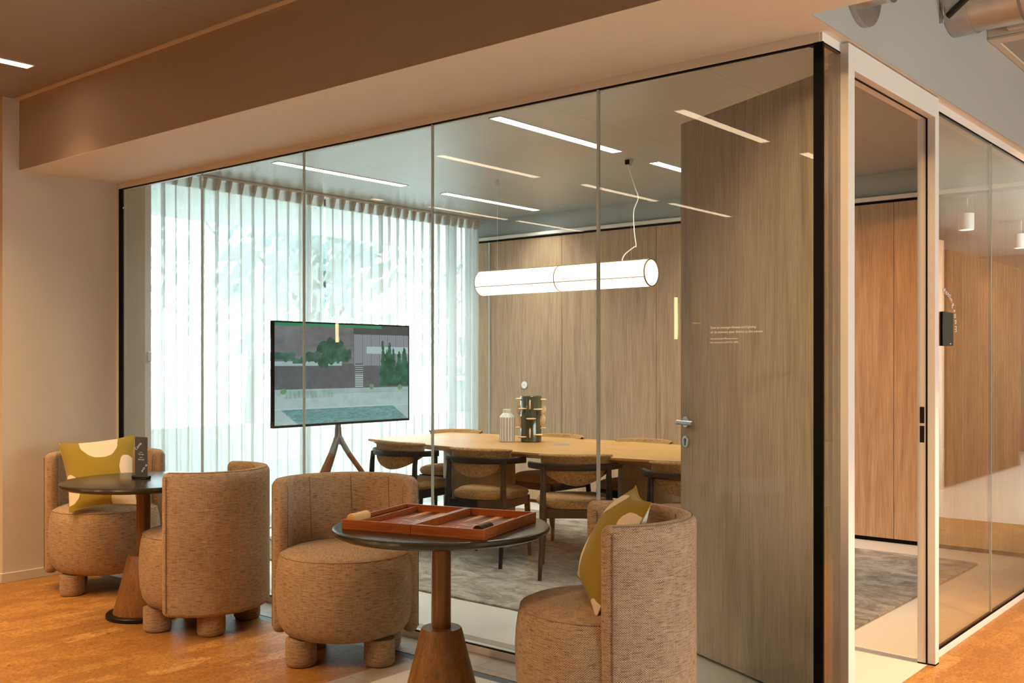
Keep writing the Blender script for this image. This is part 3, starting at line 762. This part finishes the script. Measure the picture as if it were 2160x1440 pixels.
# ------------------------------------------------------------------ curtains
CXW = -5.20
def curtain(y0, y1, n, label, pinch=1.0, seed=0):
    rnd = random.Random(seed)
    t = empty('sheer_curtain', (CXW, (y0+y1)/2, 0), 0, label, 'curtain', 'sheer curtains over the window')
    off = [rnd.uniform(-.25, .25) for _ in range(n+2)]; amp = [rnd.uniform(.6, 1.25) for _ in range(n+2)]; wd = [rnd.uniform(.6, 1.5) for _ in range(n+2)]
    ym = (y0+y1)/2; per = (y1-y0)/n
    nu = n*22; nv = 26
    def fn(u, v):
        z = .025+2.685*(1-v)
        k = u*n; i = int(min(k, n-1e-6)); f = k-i
        g = 1-v  # 1 top
        w = (.085+.070*v)*wd[i]
        c = .5+off[i]*v*.55
        d = (f-c)/w
        x = .060*amp[i]*exp(-d*d)*(1-.2*v)
        x += .010*sin(2*pi*(f*2+off[i]*3))*v + .008*sin(u*37+seed)*v
        yy = y0+(y1-y0)*u - .26*per*(d*exp(-d*d))*1.0
        return (x, yy-ym, z)
    m = MB(); m.grid(fn, nu, nv); m.build('sheer_cloth', M['sheer'], t, smooth=True, ang=180)
    hb = MB()
    def hf(u, v):
        z = 2.625+.085*(1-v)
        k = u*n; i = int(min(k, n-1e-6)); f = k-i
        d = (f-.5)/(.07+.05*(1-v)); x = .052*amp[i]*exp(-d*d*.9)
        return (x+.003, y0+(y1-y0)*u-ym, z)
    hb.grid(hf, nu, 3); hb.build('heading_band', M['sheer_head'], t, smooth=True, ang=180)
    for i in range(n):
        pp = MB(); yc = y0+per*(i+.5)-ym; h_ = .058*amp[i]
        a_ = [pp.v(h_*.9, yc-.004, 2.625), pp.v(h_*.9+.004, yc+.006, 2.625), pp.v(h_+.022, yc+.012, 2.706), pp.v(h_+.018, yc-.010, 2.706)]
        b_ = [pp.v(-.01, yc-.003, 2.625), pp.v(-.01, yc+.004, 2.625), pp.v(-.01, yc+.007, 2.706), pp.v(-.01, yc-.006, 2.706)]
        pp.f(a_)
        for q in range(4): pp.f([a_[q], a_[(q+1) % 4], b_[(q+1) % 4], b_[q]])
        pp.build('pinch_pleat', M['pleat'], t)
curtain(.38, 2.06, 15, 'left white sheer curtain, left of the gap behind the television', seed=1)
curtain(2.085, 3.99, 18, 'right white sheer curtain, between the gap and the oak panelling', seed=2)
t = tag(MB().box(CXW-.035, CXW+.04, .27, 4.05, ZC_IN-.019, ZC_IN-.0005).build('curtain_track', M['alu'], bevel=.003), 'slim grey curtain track fixed under the ceiling along the window', 'curtain track')

o = tag(MB().box(-4.8295, -4.822, .232, .26, 1.335, 1.40).build('thermostat', M['plast'], bevel=.003), 'small pale thermostat on the white reveal left of the curtain', 'thermostat')
# ------------------------------------------------------------------ outside
sbox('floor_terrace', M['pave'], -40, -5.62, -25, 45, -.35, -.25)
sbox('ceiling_canopy', M['white'], -8.2, -5.62, -3, 8, 2.86, 2.95)
def tree(x, y, h, r, seed, label):
    rnd = random.Random(seed)
    t = empty('tree', (x, y, -.25), 0, label, 'tree', 'trees outside the window')
    tr = MB(); tr.tube([(0, 0, 0), (.1, .05, h*.35), (0, .1, h*.7)], [.12, .09, .04], 8)
    for i in range(5):
        a = rnd.uniform(0, 6.28); tr.tube([(0.05, .05, h*(.3+.07*i)), (r*.6*cos(a), r*.6*sin(a), h*(.5+.08*i))], [.05, .015], 6)
    tr.build('trunk', M['bark'], t)
    lf = MB()
    for i in range(900):
        a = rnd.uniform(0, 6.28); q = rnd.uniform(-1, 1); rr = rnd.random()**.5
        p = Vector((r*rr*cos(a)*sqrt(1-q*q), r*rr*sin(a)*sqrt(1-q*q), h*.62+h*.40*q*rr))
        n_ = Vector((rnd.gauss(0, 1), rnd.gauss(0, 1), rnd.gauss(0, 1))).normalized(); x_ = n_.orthogonal().normalized(); y_ = n_.cross(x_)
        s = rnd.uniform(.10, .24)
        lf.f([lf.v(*(p+x_*s)), lf.v(*(p+y_*s*.5)), lf.v(*(p-x_*s)), lf.v(*(p-y_*s*.5))])
    lf.build('foliage', M['foliage'], t)
for i, (x, y, h, r) in enumerate(((-11, 1.5, 5.2, 1.6), (-14.5, 4.6, 6, 1.9), (-10.5, 6.2, 5, 1.5), (-16.5, 9.4, 6.5, 2.0), (-12, 11.0, 5, 1.6))):
    tree(x, y, h, r, i+5, 'green leafy tree outside, blurred behind the sheer curtain')
sbox('wall_terrace', M['white'], -9.4, -9.25, -10, 14, -.25, .55)

# ------------------------------------------------------------------ television
TVP = Vector((-3.945, 1.217, 1.25)); TW, TH = 1.237, .700
t = empty('television', (TVP.x, TVP.y, TVP.z), radians(.6), 'flat screen television on a tripod stand, showing a pool scene', 'television')
MB().box(-.03, .0, -TW/2, TW/2, -TH/2, TH/2).build('casing', M['black'], t, bevel=.004)
bz = MB(); e = .010
for q in ((-TW/2, TW/2, TH/2-e, TH/2), (-TW/2, TW/2, -TH/2, -TH/2+e*1.6), (-TW/2, -TW/2+e, -TH/2, TH/2), (TW/2-e, TW/2, -TH/2, TH/2)): bz.box(0, .004, *q)
bz.build('bezel', M['black_gloss'], t)
MB().box(-.06, -.03, -.25, .25, -.2, .15).build('rear_housing', M['black'], t, bevel=.01)
def picture():
    me = bpy.data.meshes.new('screen'); bm = bmesh.new(); cl = bm.loops.layers.color.new('Col')
    W, H = 240, 135; rnd = random.Random(3)
    def vn(x, y):
        i, j = math.floor(x), math.floor(y); fx, fy = x-i, y-j; fx = fx*fx*(3-2*fx); fy = fy*fy*(3-2*fy)
        h = lambda a, b: (sin(a*127.1+b*311.7)*43758.5453) % 1
        return (h(i, j)*(1-fx)+h(i+1, j)*fx)*(1-fy)+(h(i, j+1)*(1-fx)+h(i+1, j+1)*fx)*fy
    def fb(x, y): return .5*vn(x, y)+.3*vn(x*2.1, y*2.1)+.2*vn(x*4.3, y*4.3)
    shrubs = [(rnd.uniform(.0, .5), .64+rnd.uniform(-.03, .05), rnd.uniform(.02, .05)) for _ in range(22)]
    cyp = [(.78+.035*i+rnd.uniform(-.012, .012), .36, rnd.uniform(.30, .52), rnd.uniform(.03, .055)) for i in range(7)]
    palms = [(.40+rnd.uniform(-.07, .12), .72+rnd.uniform(-.12, .16), rnd.uniform(.03, .075)) for _ in range(20)]
    pots = [(.06, .33, .03), (.70, .36, .028), (.93, .34, .03)]
    def mul(c, k): return tuple(x*k for x in c)
    def col(u, v):
        n = fb(u*26, v*16)
        c = mul((.185, .185, .19), .55+.8*fb(u*9+3, v*11))             # dry hillside
        if v < .60: c = mul((.115, .125, .13), .8+.4*n)               # shaded wall
        if .575 < v < .625 and u < .47: c = (.36, .47, .46)           # flat white roof edge
        for (x, y, r) in shrubs:
            if hypot((u-x)*1.5, v-y)+.03*(n-.5) < r and v > .60: c = mul((.05, .135, .095), .4+1.3*n)
        if u > .56 and v > .58:                                       # slatted facade and balcony
            c = (.30, .31, .335) if (u*75) % 1 > .35 else (.17, .18, .20)
            if .70 < v < .78 and u > .66: c = (.43, .52, .51)
            if v > .90: c = (.07, .085, .09)
        for (x, y, r) in palms:
            if hypot((u-x)*1.6, v-y)+.06*(n-.5) < r: c = mul((.035, .12, .08), .3+1.5*n)
        for (x, y0_, h, w_) in cyp:
            t_ = (v-y0_)/h
            if 0 < t_ < 1 and abs(u-x)+.02*(n-.5) < w_*(1-t_)**.6*.8: c = mul((.022, .115, .07), .3+1.5*n)
        if .57 < u < .635 and .33 < v < .60: c = (.40, .47, .46) if (v*46) % 1 > .45 else (.10, .12, .125)   # outdoor stair
        if v < .345:
            c = mul((.40, .50, .48), .85+.3*n)                        # pale terrace
            if (v*70) % 1 < .18: c = mul(c, .78)
        if .26 < v < .335 and .07 < u < .40 and (u*34) % 1 > .25: c = mul((.30, .42, .36), .7+.6*n)          # low garden seats
        for (x, y, r) in pots:
            if hypot((u-x)*1.5, v-y)+.02*(n-.5) < r: c = mul((.16, .30, .15), .5+n)
        if v < .165:
            k = fb(u*40, v*120)
            c = mul((.15, .30, .29), .6+.9*k)                         # pool water
            if u < .16-1.1*(.165-v)*.0-.9*(v*.9) or u > .86+.8*(.165-v): c = mul((.40, .50, .48), .85+.3*n)
            if v > .150: c = (.46, .55, .53)
        if v > .972: c = (.03, .25, .12) if u < .78 else (.06, .08, .08)
        return c
    vs = [[bm.verts.new((.0022, -TW/2+e+(TW-2*e)*i/W, -TH/2+e*1.6+(TH-2.6*e)*j/H)) for i in range(W+1)] for j in range(H+1)]
    for j in range(H):
        for i in range(W):
            f = bm.faces.new((vs[j][i], vs[j][i+1], vs[j+1][i+1], vs[j+1][i])); c = col((i+.5)/W, (j+.5)/H)
            for lp in f.loops: lp[cl] = (*[max(0, x)**(1/2.2) for x in c], 1)
    bm.to_mesh(me); bm.free()
    m, nt, n, l = nmat('lit_screen')
    at = N(nt, 'ShaderNodeVertexColor'); at.layer_name = 'Col'
    p = nt.nodes.new('ShaderNodeBsdfPrincipled'); p.inputs['Base Color'].default_value = (.02, .02, .02, 1); p.inputs['Roughness'].default_value = .18
    l.new(at.outputs[0], p.inputs['Emission Color']); p.inputs['Emission Strength'].default_value = 1.1
    out(nt, p.outputs[0]); me.materials.append(m)
    o = bpy.data.objects.new('screen', me); COL.objects.link(o); o.parent = t
picture()
SX, SY = -4.034, 1.225
t = empty('television_stand', (SX, SY, .0135), 0, 'tripod television stand with grey yoke and cherry wood legs', 'stand')
MB().tube([(0, 0, .74), (0, 0, 1.15)], .020, 16).build('pole', M['greymetal'], t)
MB().box(-.02, .012, -.20, .20, 1.10, 1.32).build('mount_plate', M['greymetal'], t, bevel=.004)
MB().box(.008, .016, -.03, .03, .93, .98).build('cable_clip', M['greymetal'], t)
for i, (lx, ly) in enumerate(((RT[0]*.56, RT[1]*.56), (-RT[0]*.30+FW[0]*.44, -RT[1]*.30+FW[1]*.44), (-RT[0]*.30-FW[0]*.44, -RT[1]*.30-FW[1]*.44))):
    q = lambda k, z: (lx*k, ly*k, z)
    yk = MB(); yk.tube(smooth_pts([(0, 0, .86), (lx*.01, ly*.01, .80), q(.05, .76), q(.13, .68)]), [.022]*5+[.021]*5+[.019]*6, 14); yk.build('yoke_arm', M['greymetal'], t)
    lg = MB(); lg.tube([q(.13, .68), q(1.0, .004)], [.0185, .014], 14); lg.build('leg', M['legwood'], t)
o = MB().tube(smooth_pts([(-4.05, 1.18, .019), (-4.5, 1.1, .019), (-4.84, 1.22, .019), (-4.92, 1.27, .006), (-5.13, 1.42, .006), (-5.3, 1.66, .008), (-5.38, 1.9, .03)]), .004, 8).build('power_cable', M['cable'])
tag(o, 'thin black power cable on the floor by the curtain', 'cable')

# ------------------------------------------------------------------ lounge chairs
def make_lounge():
    t = empty('lounge_chair')
    s = MB()
    prof = [(0, .112), (.20, .112), (.245, .116), (.272, .130), (.292, .160), (.304, .21), (.309, .28), (.310, .34), (.306, .40), (.299, .445), (.291, .470), (.288, .474), (.270, .484), (.22, .494), (.14, .502), (0, .505)]
    s.lathe(prof, 72, r_uv=.30); s.build('seat', M['tweed'], t, smooth=True, ang=180)
    p = MB(); p.tube([(.2905*cos(a), .2905*sin(a),   .4722) for a in [2*pi*i/72 for i in range(73)]], .0026, 8, False); p.build('seat_piping', M['tweed'], t)
    # back shell: swept rounded section, open to +X
    b = MB()
    RI, RO, Z0, Z1 = .262, .328, .105, .800
    sec = []
    def rr(w, h, r, n=5):
        pts = []
        for cx, cy, a in ((w/2-r, h/2-r, 0), (-w/2+r, h/2-r, pi/2), (-w/2+r, -h/2+r, pi), (w/2-r, -h/2+r, 1.5*pi)):
            for i in range(n+1): pts.append((cx+r*cos(a+i*pi/2/n), cy+r*sin(a+i*pi/2/n)))
        return pts
    n = 60; A0, A1 = radians(84), radians(276); cap = .030
    rc = (RI+RO)/2; zc = (Z0+Z1)/2
    rows = []
    def path(k):
        # stations along the shell, with end rounding (inset of the section)
        return A0+(A1-A0)*k
    st = []
    for q in (0, .02, .08, .2, .4, .7, 1.0): st.append((q, None))
    ks = []
    dA = cap/rc
    for q in (0.0, .12, .3, .55, .8, 1.0): ks.append((A0+dA*q*1.0, cap*(1-sqrt(max(0, 1-(1-q)**2)))))
    for i in range(1, n): ks.append((A0+dA+(A1-A0-2*dA)*i/n, 0))
    for q in (1.0, .8, .55, .3, .12, 0.0): ks.append((A1-dA*q*1.0, cap*(1-sqrt(max(0, 1-(1-q)**2)))))
    vr = []; uvr = []
    p0 = rr(RO-RI, Z1-Z0, .026, 6); per = [0]
    for i in range(1, len(p0)+1): per.append(per[-1]+hypot(p0[i % len(p0)][0]-p0[i-1][0], p0[i % len(p0)][1]-p0[i-1][1]))
    for (a, ins) in ks:
        w = RO-RI-2*ins*.95; hh = Z1-Z0-2*ins
        pts = rr(w, hh, max(.002, min(.026, w*.45)), 6)
        row = []; ur = []
        for i, (px, pz) in enumerate(pts):
            rad = rc+px + (.006*sin(pi*max(0, min(1, (pz+hh/2)/hh))) if px > 0 else 0)
            row.append(b.v(rad*cos(a), rad*sin(a), zc+pz))
            ur.append((.31*a + ins*(-1 if a < pi else 1), per[i]))
        vr.append(row); uvr.append(ur)
    m = len(vr[0])
    for j in range(len(vr)-1):
        for i in range(m):
            i2 = (i+1) % m
            u = [uvr[j][i], (uvr[j][i2][0], per[i+1]), (uvr[j+1][i2][0], per[i+1]), uvr[j+1][i]]
            b.f([vr[j][i], vr[j][i2], vr[j+1][i2], vr[j+1][i]], u, True)
    b.f(vr[0][::-1]); b.f(vr[-1])
    b.build('backrest', M['tweed'], t, smooth=True, ang=180)
    # stitched seams: along the free edges and the upper rim
    sm = MB()
    for a in (A0+.115, A1-.115):
        sm.tube([((RI-.0005)*cos(a), (RI-.0005)*sin(a), z) for z in (.49, .6, .7, .765)], .0022, 6)
        sm.tube([((RO+.0035)*cos(a), (RO+.0035)*sin(a), z) for z in (.13, .3, .45, .6, .7, .775)], .0022, 6)
    sm.tube([((RO-.013)*cos(a), (RO-.013)*sin(a), Z1-.003) for a in [A0+.12+(A1-A0-.24)*i/50 for i in range(51)]], .0022, 6)
    for a in (radians(135), radians(180), radians(225)):
        sm.tube([((RI-.0003)*cos(a+.05*k), (RI-.0003)*sin(a+.05*k), .5+.29*k) for k in (0, .33, .66, 1)], .0018, 6)
    sm.build('stitching', M['seam'], t)
    for sx_, sy_ in ((1, 1), (1, -1), (-1, 1), (-1, -1)):
        lg = MB(); lg.lathe([(0, 0), (.052, 0), (.061, .004), (.067, .014), (.068, .03), (.068, .118), (0, .118)], 32, sx_*.150, sy_*.172, r_uv=.068)
        lg.build('leg', M['tweed'], t)
    return t
LC = make_lounge()
lounge = [(-4.235, -.385, -30, 'brown tweed barrel chair against the left wall, holding a cushion'),
          (-3.052, -.498, 205, 'brown tweed barrel chair seen from behind, right of the left round table'),
          (-2.075, -.40, -49, 'brown tweed barrel chair facing us in the middle, without a cushion'),
          (-.592, -.493, 220, 'brown tweed barrel chair at lower right in side view, with cushion')]
for i, (x, y, a, lb) in enumerate(lounge):
    o = LC if i == 0 else copy_tree(LC)
    o.location = (x, y, 0); o.rotation_euler = (0, 0, radians(a)); tag(o, lb, 'armchair', 'tweed barrel chairs at the round tables')

# ------------------------------------------------------------------ cushions
def cushion(c, blobs, thick, label, mname, flip=1):
    TL, TR, BL, BR = c
    cen = (TL+TR+BL+BR)/4
    nrm = ((TR+BR-TL-BL).cross(TL+TR-BL-BR)).normalized()
    n = 26
    t = empty('throw_pillow', cen, 0, label, 'cushion', 'olive and cream cushions')
    def base(u, v):
        p = (BL*(1-u)+BR*u)*(1-v)+(TL*(1-u)+TR*u)*v
        # sides pull in between the corners
        ku = 4*u*(1-u); kv = 4*v*(1-v)
        q = p + (cen-p)*(.10*(ku*(1-kv)+kv*(1-ku)))
        return q-cen
    def prof(u, v): return max(0, (4*u*(1-u)))**.55*max(0, (4*v*(1-v)))**.55
    wr = lambda u, v: .006*sin(9*u+4*v)*sin(7*v-3*u)
    f = MB(); f.grid(lambda u, v: base(u, v)+nrm*(thick*prof(u, v)+wr(u, v)*prof(u, v)), n, n)
    f.build('front_cover', pillowmat(mname, blobs), t, smooth=True, ang=180)
    bk = MB(); bk.grid(lambda u, v: base(u, v)-nrm*(thick*.75*prof(u, v)), n, n)
    bk.build('back_cover', M['ceram_w'], t, smooth=True, ang=180)
    pp = MB()
    loop = [(i/20, 0) for i in range(20)]+[(1, i/20) for i in range(20)]+[(1-i/20, 1) for i in range(20)]+[(0, 1-i/20) for i in range(21)]
    pp.tube([base(u, v) for u, v in loop], .0024, 6, False); pp.build('piping', M['olive'], t)
    return t
cushion((pd(122, 934, 5.99), pd(284, 917, 6.02), pd(146, 1080, 5.70), pd(290, 1064, 5.74)),
        [(.53, .98, .27, .36, .15), (.95, .47, .125, .22, .05), (.03, .26, .19, .20, 0), (.90, .02, .24, .20, 0)], .075,
        'olive cushion with cream ovals leaning in the left barrel chair', 'olive_cream_print')
cushion((pd(1341, 1024, 3.76), pd(1374, 1060, 3.43), pd(1216, 1212, 3.70), pd(1256, 1308, 3.36)),
        [(.30, .80, .15, .15, -.5), (1.0, .74, .20, .14, 0), (.14, .22, .22, .27, .2), (1.0, .03, .16, .07, 0)], .085,
        'olive and cream cushion seen edge on in the right barrel chair', 'olive_cream_print_two')

# ------------------------------------------------------------------ bistro tables
def make_bistro():
    t = empty('bistro_table')
    R = .413; Z = .713
    MB().lathe([(0, Z-.034), (R-.07, Z-.034), (R-.02, Z-.030), (R-.004, Z-.022), (R, Z-.013), (R-.003, Z-.005), (R-.010, Z-.001), (R-.018, Z), (0, Z)], 96).build('tabletop', M['lacquer'], t)
    MB().lathe([(.036, .30), (.036, Z-.034)], 40).build('column', M['walnut_z'], t)
    MB().lathe([(0, .022), (.152, .022), (.152, .026), (.078, .316), (.074, .322), (0, .322)], 10 if False else 64).build('cone_base', M['walnut_z'], t)
    MB().lathe([(0, 0), (.184, 0), (.188, .004), (.188, .018), (.184, .022), (0, .022)], 64).build('base_plate', M['plate'], t)
    return t
BT = make_bistro(); B2 = copy_tree(BT)
BT.location = (-3.445, -.600, 0); tag(BT, 'round dark topped table with wood cone base, at left with a menu card', 'table', 'round pedestal tables')
B2.location = (-1.217, -.663, 0); tag(B2, 'round dark topped table with wood cone base, carrying the backgammon set', 'table', 'round pedestal tables')
ZT = .713
# menu card and its foot
cc = Vector((pd(298, 1006, 5.38).x, pd(298, 1006, 5.38).y, ZT))
ca = radians(22)
t = empty('card_holder', cc, ca, 'small black slotted bar holding the menu card upright', 'card holder')
MB().tube([(-.055, 0, .009), (.055, 0, .009)], .009, 12).build('bar', M['plate'], t)
MB().box(-.040, .040, -.014, .014, 0, .006).build('foot', M['plate'], t, bevel=.002)
t = empty('menu_card', cc+Vector((0, 0, .014)), ca, 'slate grey menu card with white writing, standing on the left table', 'menu card')
MB().prism(rpoly(-.039, .039, 0, .207, .005), -.0012, .0012).build('card', M['card'], t)
t.children[0].data.transform(Matrix.Rotation(pi/2, 4, 'X'))
fm = lambda x, z: frame((x, -.0018, z), (1, 0, 0), (0, 0, 1))
text_obj('lettering', 'For the', .006, M['ink'], fm(0, .124), t, 'CENTER')
text_obj('lettering', 'Try our', .011, M['ink'], fm(0, .112), t, 'CENTER')
text_obj('lettering', 'Find the', .006, M['ink'], fm(0, .097), t, 'CENTER')
text_obj('lettering', 'Seasonal', .011, M['ink'], fm(0, .085), t, 'CENTER')
for i, ch in enumerate('Come'):
    a = radians(118-21*i+90-70); 
    text_obj('lettering', ch, .022, M['ink'], fm(-.028+.0085*i, .135+.0115*i-.0012*i*i*.5) @ Matrix.Rotation(radians(60-6*i), 4, 'Z'), t)
for i, ch in enumerate('with us'):
    text_obj('lettering', ch, .020, M['ink'], fm(.007+.0048*i, .018+.0062*i) @ Matrix.Rotation(radians(52), 4, 'Z'), t)

# ------------------------------------------------------------------ backgammon
BA = radians(15.6); bc = Vector((-1.202, -.680, ZT))
t = empty('backgammon_board', bc, BA, 'open mahogany backgammon box on the right round table', 'board game')
HX, HY, BHT, TKN = .2915, .233, .037, .011
for s_ in (-1, 1):
    x0, x1 = (-HX, -.001) if s_ < 0 else (.001, HX)
    c = MB(); c.box(x0, x1, -HY, HY, 0, .008)
    c.box(x0, x1, -HY, -HY+TKN, .008, BHT); c.box(x0, x1, HY-TKN, HY, .008, BHT)
    c.box(x0, x0+TKN, -HY+TKN, HY-TKN, .008, BHT); c.box(x1-TKN, x1, -HY+TKN, HY-TKN, .008, BHT)
    tray = c.build('tray', M['mahog'], t, bevel=.001)
    f = MB(); f.box(x0+TKN, x1-TKN, -HY+TKN, HY-TKN, .008, .0095); f.build('playing_field', M['field'], tray)
    # checker trough at outer edge
    tw = .040
    d = MB()
    if s_ < 0: d.box(x0+TKN+tw, x0+TKN+tw+.008, -HY+TKN, HY-TKN, .0095, BHT-.008); fx0, fx1 = x0+TKN+tw+.008, x1-TKN
    else: d.box(x1-TKN-tw-.008, x1-TKN-tw, -HY+TKN, HY-TKN, .0095, .016); fx0, fx1 = x0+TKN, x1-TKN-tw-.008
    d.build('divider', M['mahog'], tray)
    if s_ < 0: MB().box(x0+TKN, x0+TKN+tw, -HY+TKN, HY-TKN, .0095, .018).build('checker_rail', M['mahog_dark'], tray)
    for i in range(6):
        w = (fx1-fx0)/6; xa = fx0+i*w
        for e_, ys, ye in ((0, -HY+TKN, -.03), (1, HY-TKN, .03)):
            p = MB(); dk = (i+e_) % 2
            a_ = p.v(xa+w*.08, ys, .0099); b_ = p.v(xa+w*.92, ys, .0099); c_ = p.v(xa+w*.5, ye, .0099)
            p.f([a_, b_, c_]); p.build('point', M['pt_dark'] if dk else M['pt_light'], tray)
    di = MB(); xm = (fx0+fx1)/2
    p_ = [(xm-.055, 0), (xm, -.022), (xm+.055, 0), (xm, .022)]
    di.f([di.v(x, y, .0101) for x, y in p_]); di.build('diamond_inlay', M['pt_light'], tray)
    di = MB(); di.f([di.v(xm+(x-xm)*.55, y*.55, .0104) for x, y in p_]); di.build('diamond_core', M['pt_dark'], tray)
for x in (-.13, .13):
    MB().tube([(HX-.001, x, BHT*.62), (HX+.003, x, BHT*.62)], .004, 10).build('catch_pin', M['brass'], t)
bm_ = Matrix.Translation(bc) @ Matrix.Rotation(BA, 4, 'Z')
def checker(x, y0, n, mat, lab, grp, rad, zb=.0097):
    proto = None
    for i in range(n):
        if proto is None:
            mb = MB(); w = .0115
            mb.lathe([(0, 0), (rad*.92, 0), (rad, .0012), (rad, w-.0012), (rad*.92, w), (0, w)], 28, mtx=frame((0, 0, 0), (1, 0, 0), (0, 0, 1)))
            proto = mb.build('backgammon_checker', mat, smooth=True); o = proto
        else:
            o = proto.copy(); COL.objects.link(o)
        loc = bm_ @ Vector((x, y0+.0118*i+.0115, zb+rad)); o.location = loc; o.rotation_euler = (0, 0, BA)
        tag(o, lab, 'game piece', grp)
checker(-HX+TKN+.021, -HY+TKN+.003, 9, M['chk_light'], 'pale maple checker in the row at the left end of the backgammon box', 'pale backgammon checkers', .0195, .0182)
checker(HX-TKN-.021, -HY+TKN+.006, 8, M['chk_dark'], 'dark rosewood checker in the row at the right end of the backgammon box', 'dark backgammon checkers', .0195)

# ------------------------------------------------------------------ wall fittings and lettering
t = empty('wall_sensor', (-4.655, BW-.0005, 1.113), 0, 'small round white sensor button on the oak panelling above the table', 'wall switch')
MB().lathe([(0, .001), (.030, .001), (.034, .006), (.034, .012), (0, .014)], 32, mtx=frame((0, 0, 0), (1, 0, 0), (0, 0, 1))).build('cap', M['plast'], t)
MB().box(-.012, .012, -.0150, -.0142, -.002, .002).build('mark', M['greymetal'], t)
t = empty('booking_screen', (.0102, 1.405, 1.478), 0, 'black room booking tablet mounted on the side glass beside the door frame', 'tablet')
MB().box(0, .014, -.108, .048, -.074, .081).build('tablet_body', M['black_gloss'], t, bevel=.003)
for i in range(3): MB().box(.0142, .0146, -.005+.006*i, -.001+.006*i, -.066, -.061).build('logo_mark', M['ink'], t)
tr = empty('glass_lettering', (.0115, 1.365, 1.482), 0, 'white curved Meeting room lettering on the side glass', 'lettering')
txt = 'Meeting room'; RAD = .158
wdt = {'M': 1.5, 'e': 1.0, 't': .65, 'i': .45, 'n': 1.05, 'g': 1.05, ' ': .6, 'r': .7, 'o': 1.1, 'm': 1.55}
tot = sum(wdt[c] for c in txt); acc = 0; A_TOT = radians(104)
for ch in txt:
    mid = acc+wdt[ch]/2; acc += wdt[ch]
    if ch == ' ': continue
    a = radians(98)-A_TOT*mid/tot
    pos = (0, RAD*cos(a), RAD*sin(a)); tdir = (0, sin(a), -cos(a)); ndir = (0, cos(a), sin(a))
    text_obj('letter', ch, .042, M['ink'], frame(pos, tdir, ndir), tr, 'CENTER', .0003)
tr = empty('glass_instructions', (-.49, -.0005, 1.43), 0, 'small white instruction text on the front glass over the open door', 'lettering')
gm = lambda x, z: frame((x+.49, -.0006, z-1.43), (1, 0, 0), (0, 0, 1))
text_obj('text_line', '> Scan me', .009, M['ink_dim'], gm(-.515, 1.478), tr)
text_obj('text_line', 'Scan to manage climate and lighting', .0132, M['ink_dim'], gm(-.435, 1.457), tr)
text_obj('text_line', 'or to connect your device to the screen.', .0132, M['ink_dim'], gm(-.435, 1.440), tr)
text_obj('text_line', 'Any questions? Please contact', .0095, M['ink_dim'], gm(-.435, 1.416), tr)
text_obj('text_line', 'the reception at 020 755 1000', .0095, M['ink_dim'], gm(-.435, 1.402), tr)

# ------------------------------------------------------------------ world, camera, colour
w = bpy.data.worlds.new('sky'); S.world = w; w.use_nodes = True
nt = w.node_tree; nt.nodes.clear()
tc = N(nt, 'ShaderNodeTexCoord'); sp = N(nt, 'ShaderNodeSeparateXYZ'); nt.links.new(tc.outputs['Generated'], sp.inputs[0])
c = ramp(nt, math_n(nt, 'MULTIPLY_ADD', sp.outputs[2], .5, .5), [(.45, (.75, .80, .78)), (.56, (.87, .94, .98)), (.9, (.74, .88, 1.0))])
bg = N(nt, 'ShaderNodeBackground'); bg.inputs[1].default_value = 15.0; nt.links.new(c, bg.inputs[0])
wo = N(nt, 'ShaderNodeOutputWorld'); nt.links.new(bg.outputs[0], wo.inputs[0])
def portal(loc, rot, sx_, sy_):
    l = bpy.data.lights.new('sky_portal', 'AREA'); l.shape = 'RECTANGLE'; l.size = sx_; l.size_y = sy_; l.cycles.is_portal = True
    o = bpy.data.objects.new('sky_portal', l); COL.objects.link(o); o.location = loc; o.rotation_euler = rot
portal((-5.64, 2.7, 1.38), (0, radians(-90), 0), 2.7, 4.6)
portal((6.12, .5, 1.6), (0, radians(90), 0), 1.6, 4.6)
cam = bpy.data.cameras.new('camera'); co = bpy.data.objects.new('camera', cam); COL.objects.link(co)
cam.sensor_width = 36; cam.lens = F/2160*36; cam.shift_y = (HOR-720)/2160; cam.clip_start = .05
co.location = (*CXY, CH); co.rotation_euler = (pi/2, 0, YAW)
S.camera = co
S.view_settings.view_transform = 'Standard'; S.view_settings.look = 'None'; S.view_settings.exposure = 0.0; S.view_settings.gamma = .93
cy = S.cycles
cy.use_denoising = True
try: cy.denoiser = 'OPENIMAGEDENOISE'
except Exception: pass
cy.use_adaptive_sampling = True; cy.adaptive_threshold = .02; cy.adaptive_min_samples = 16
cy.max_bounces = 9; cy.diffuse_bounces = 4; cy.glossy_bounces = 4; cy.transmission_bounces = 6; cy.transparent_max_bounces = 24
cy.caustics_reflective = False; cy.caustics_refractive = False; cy.sample_clamp_indirect = 8
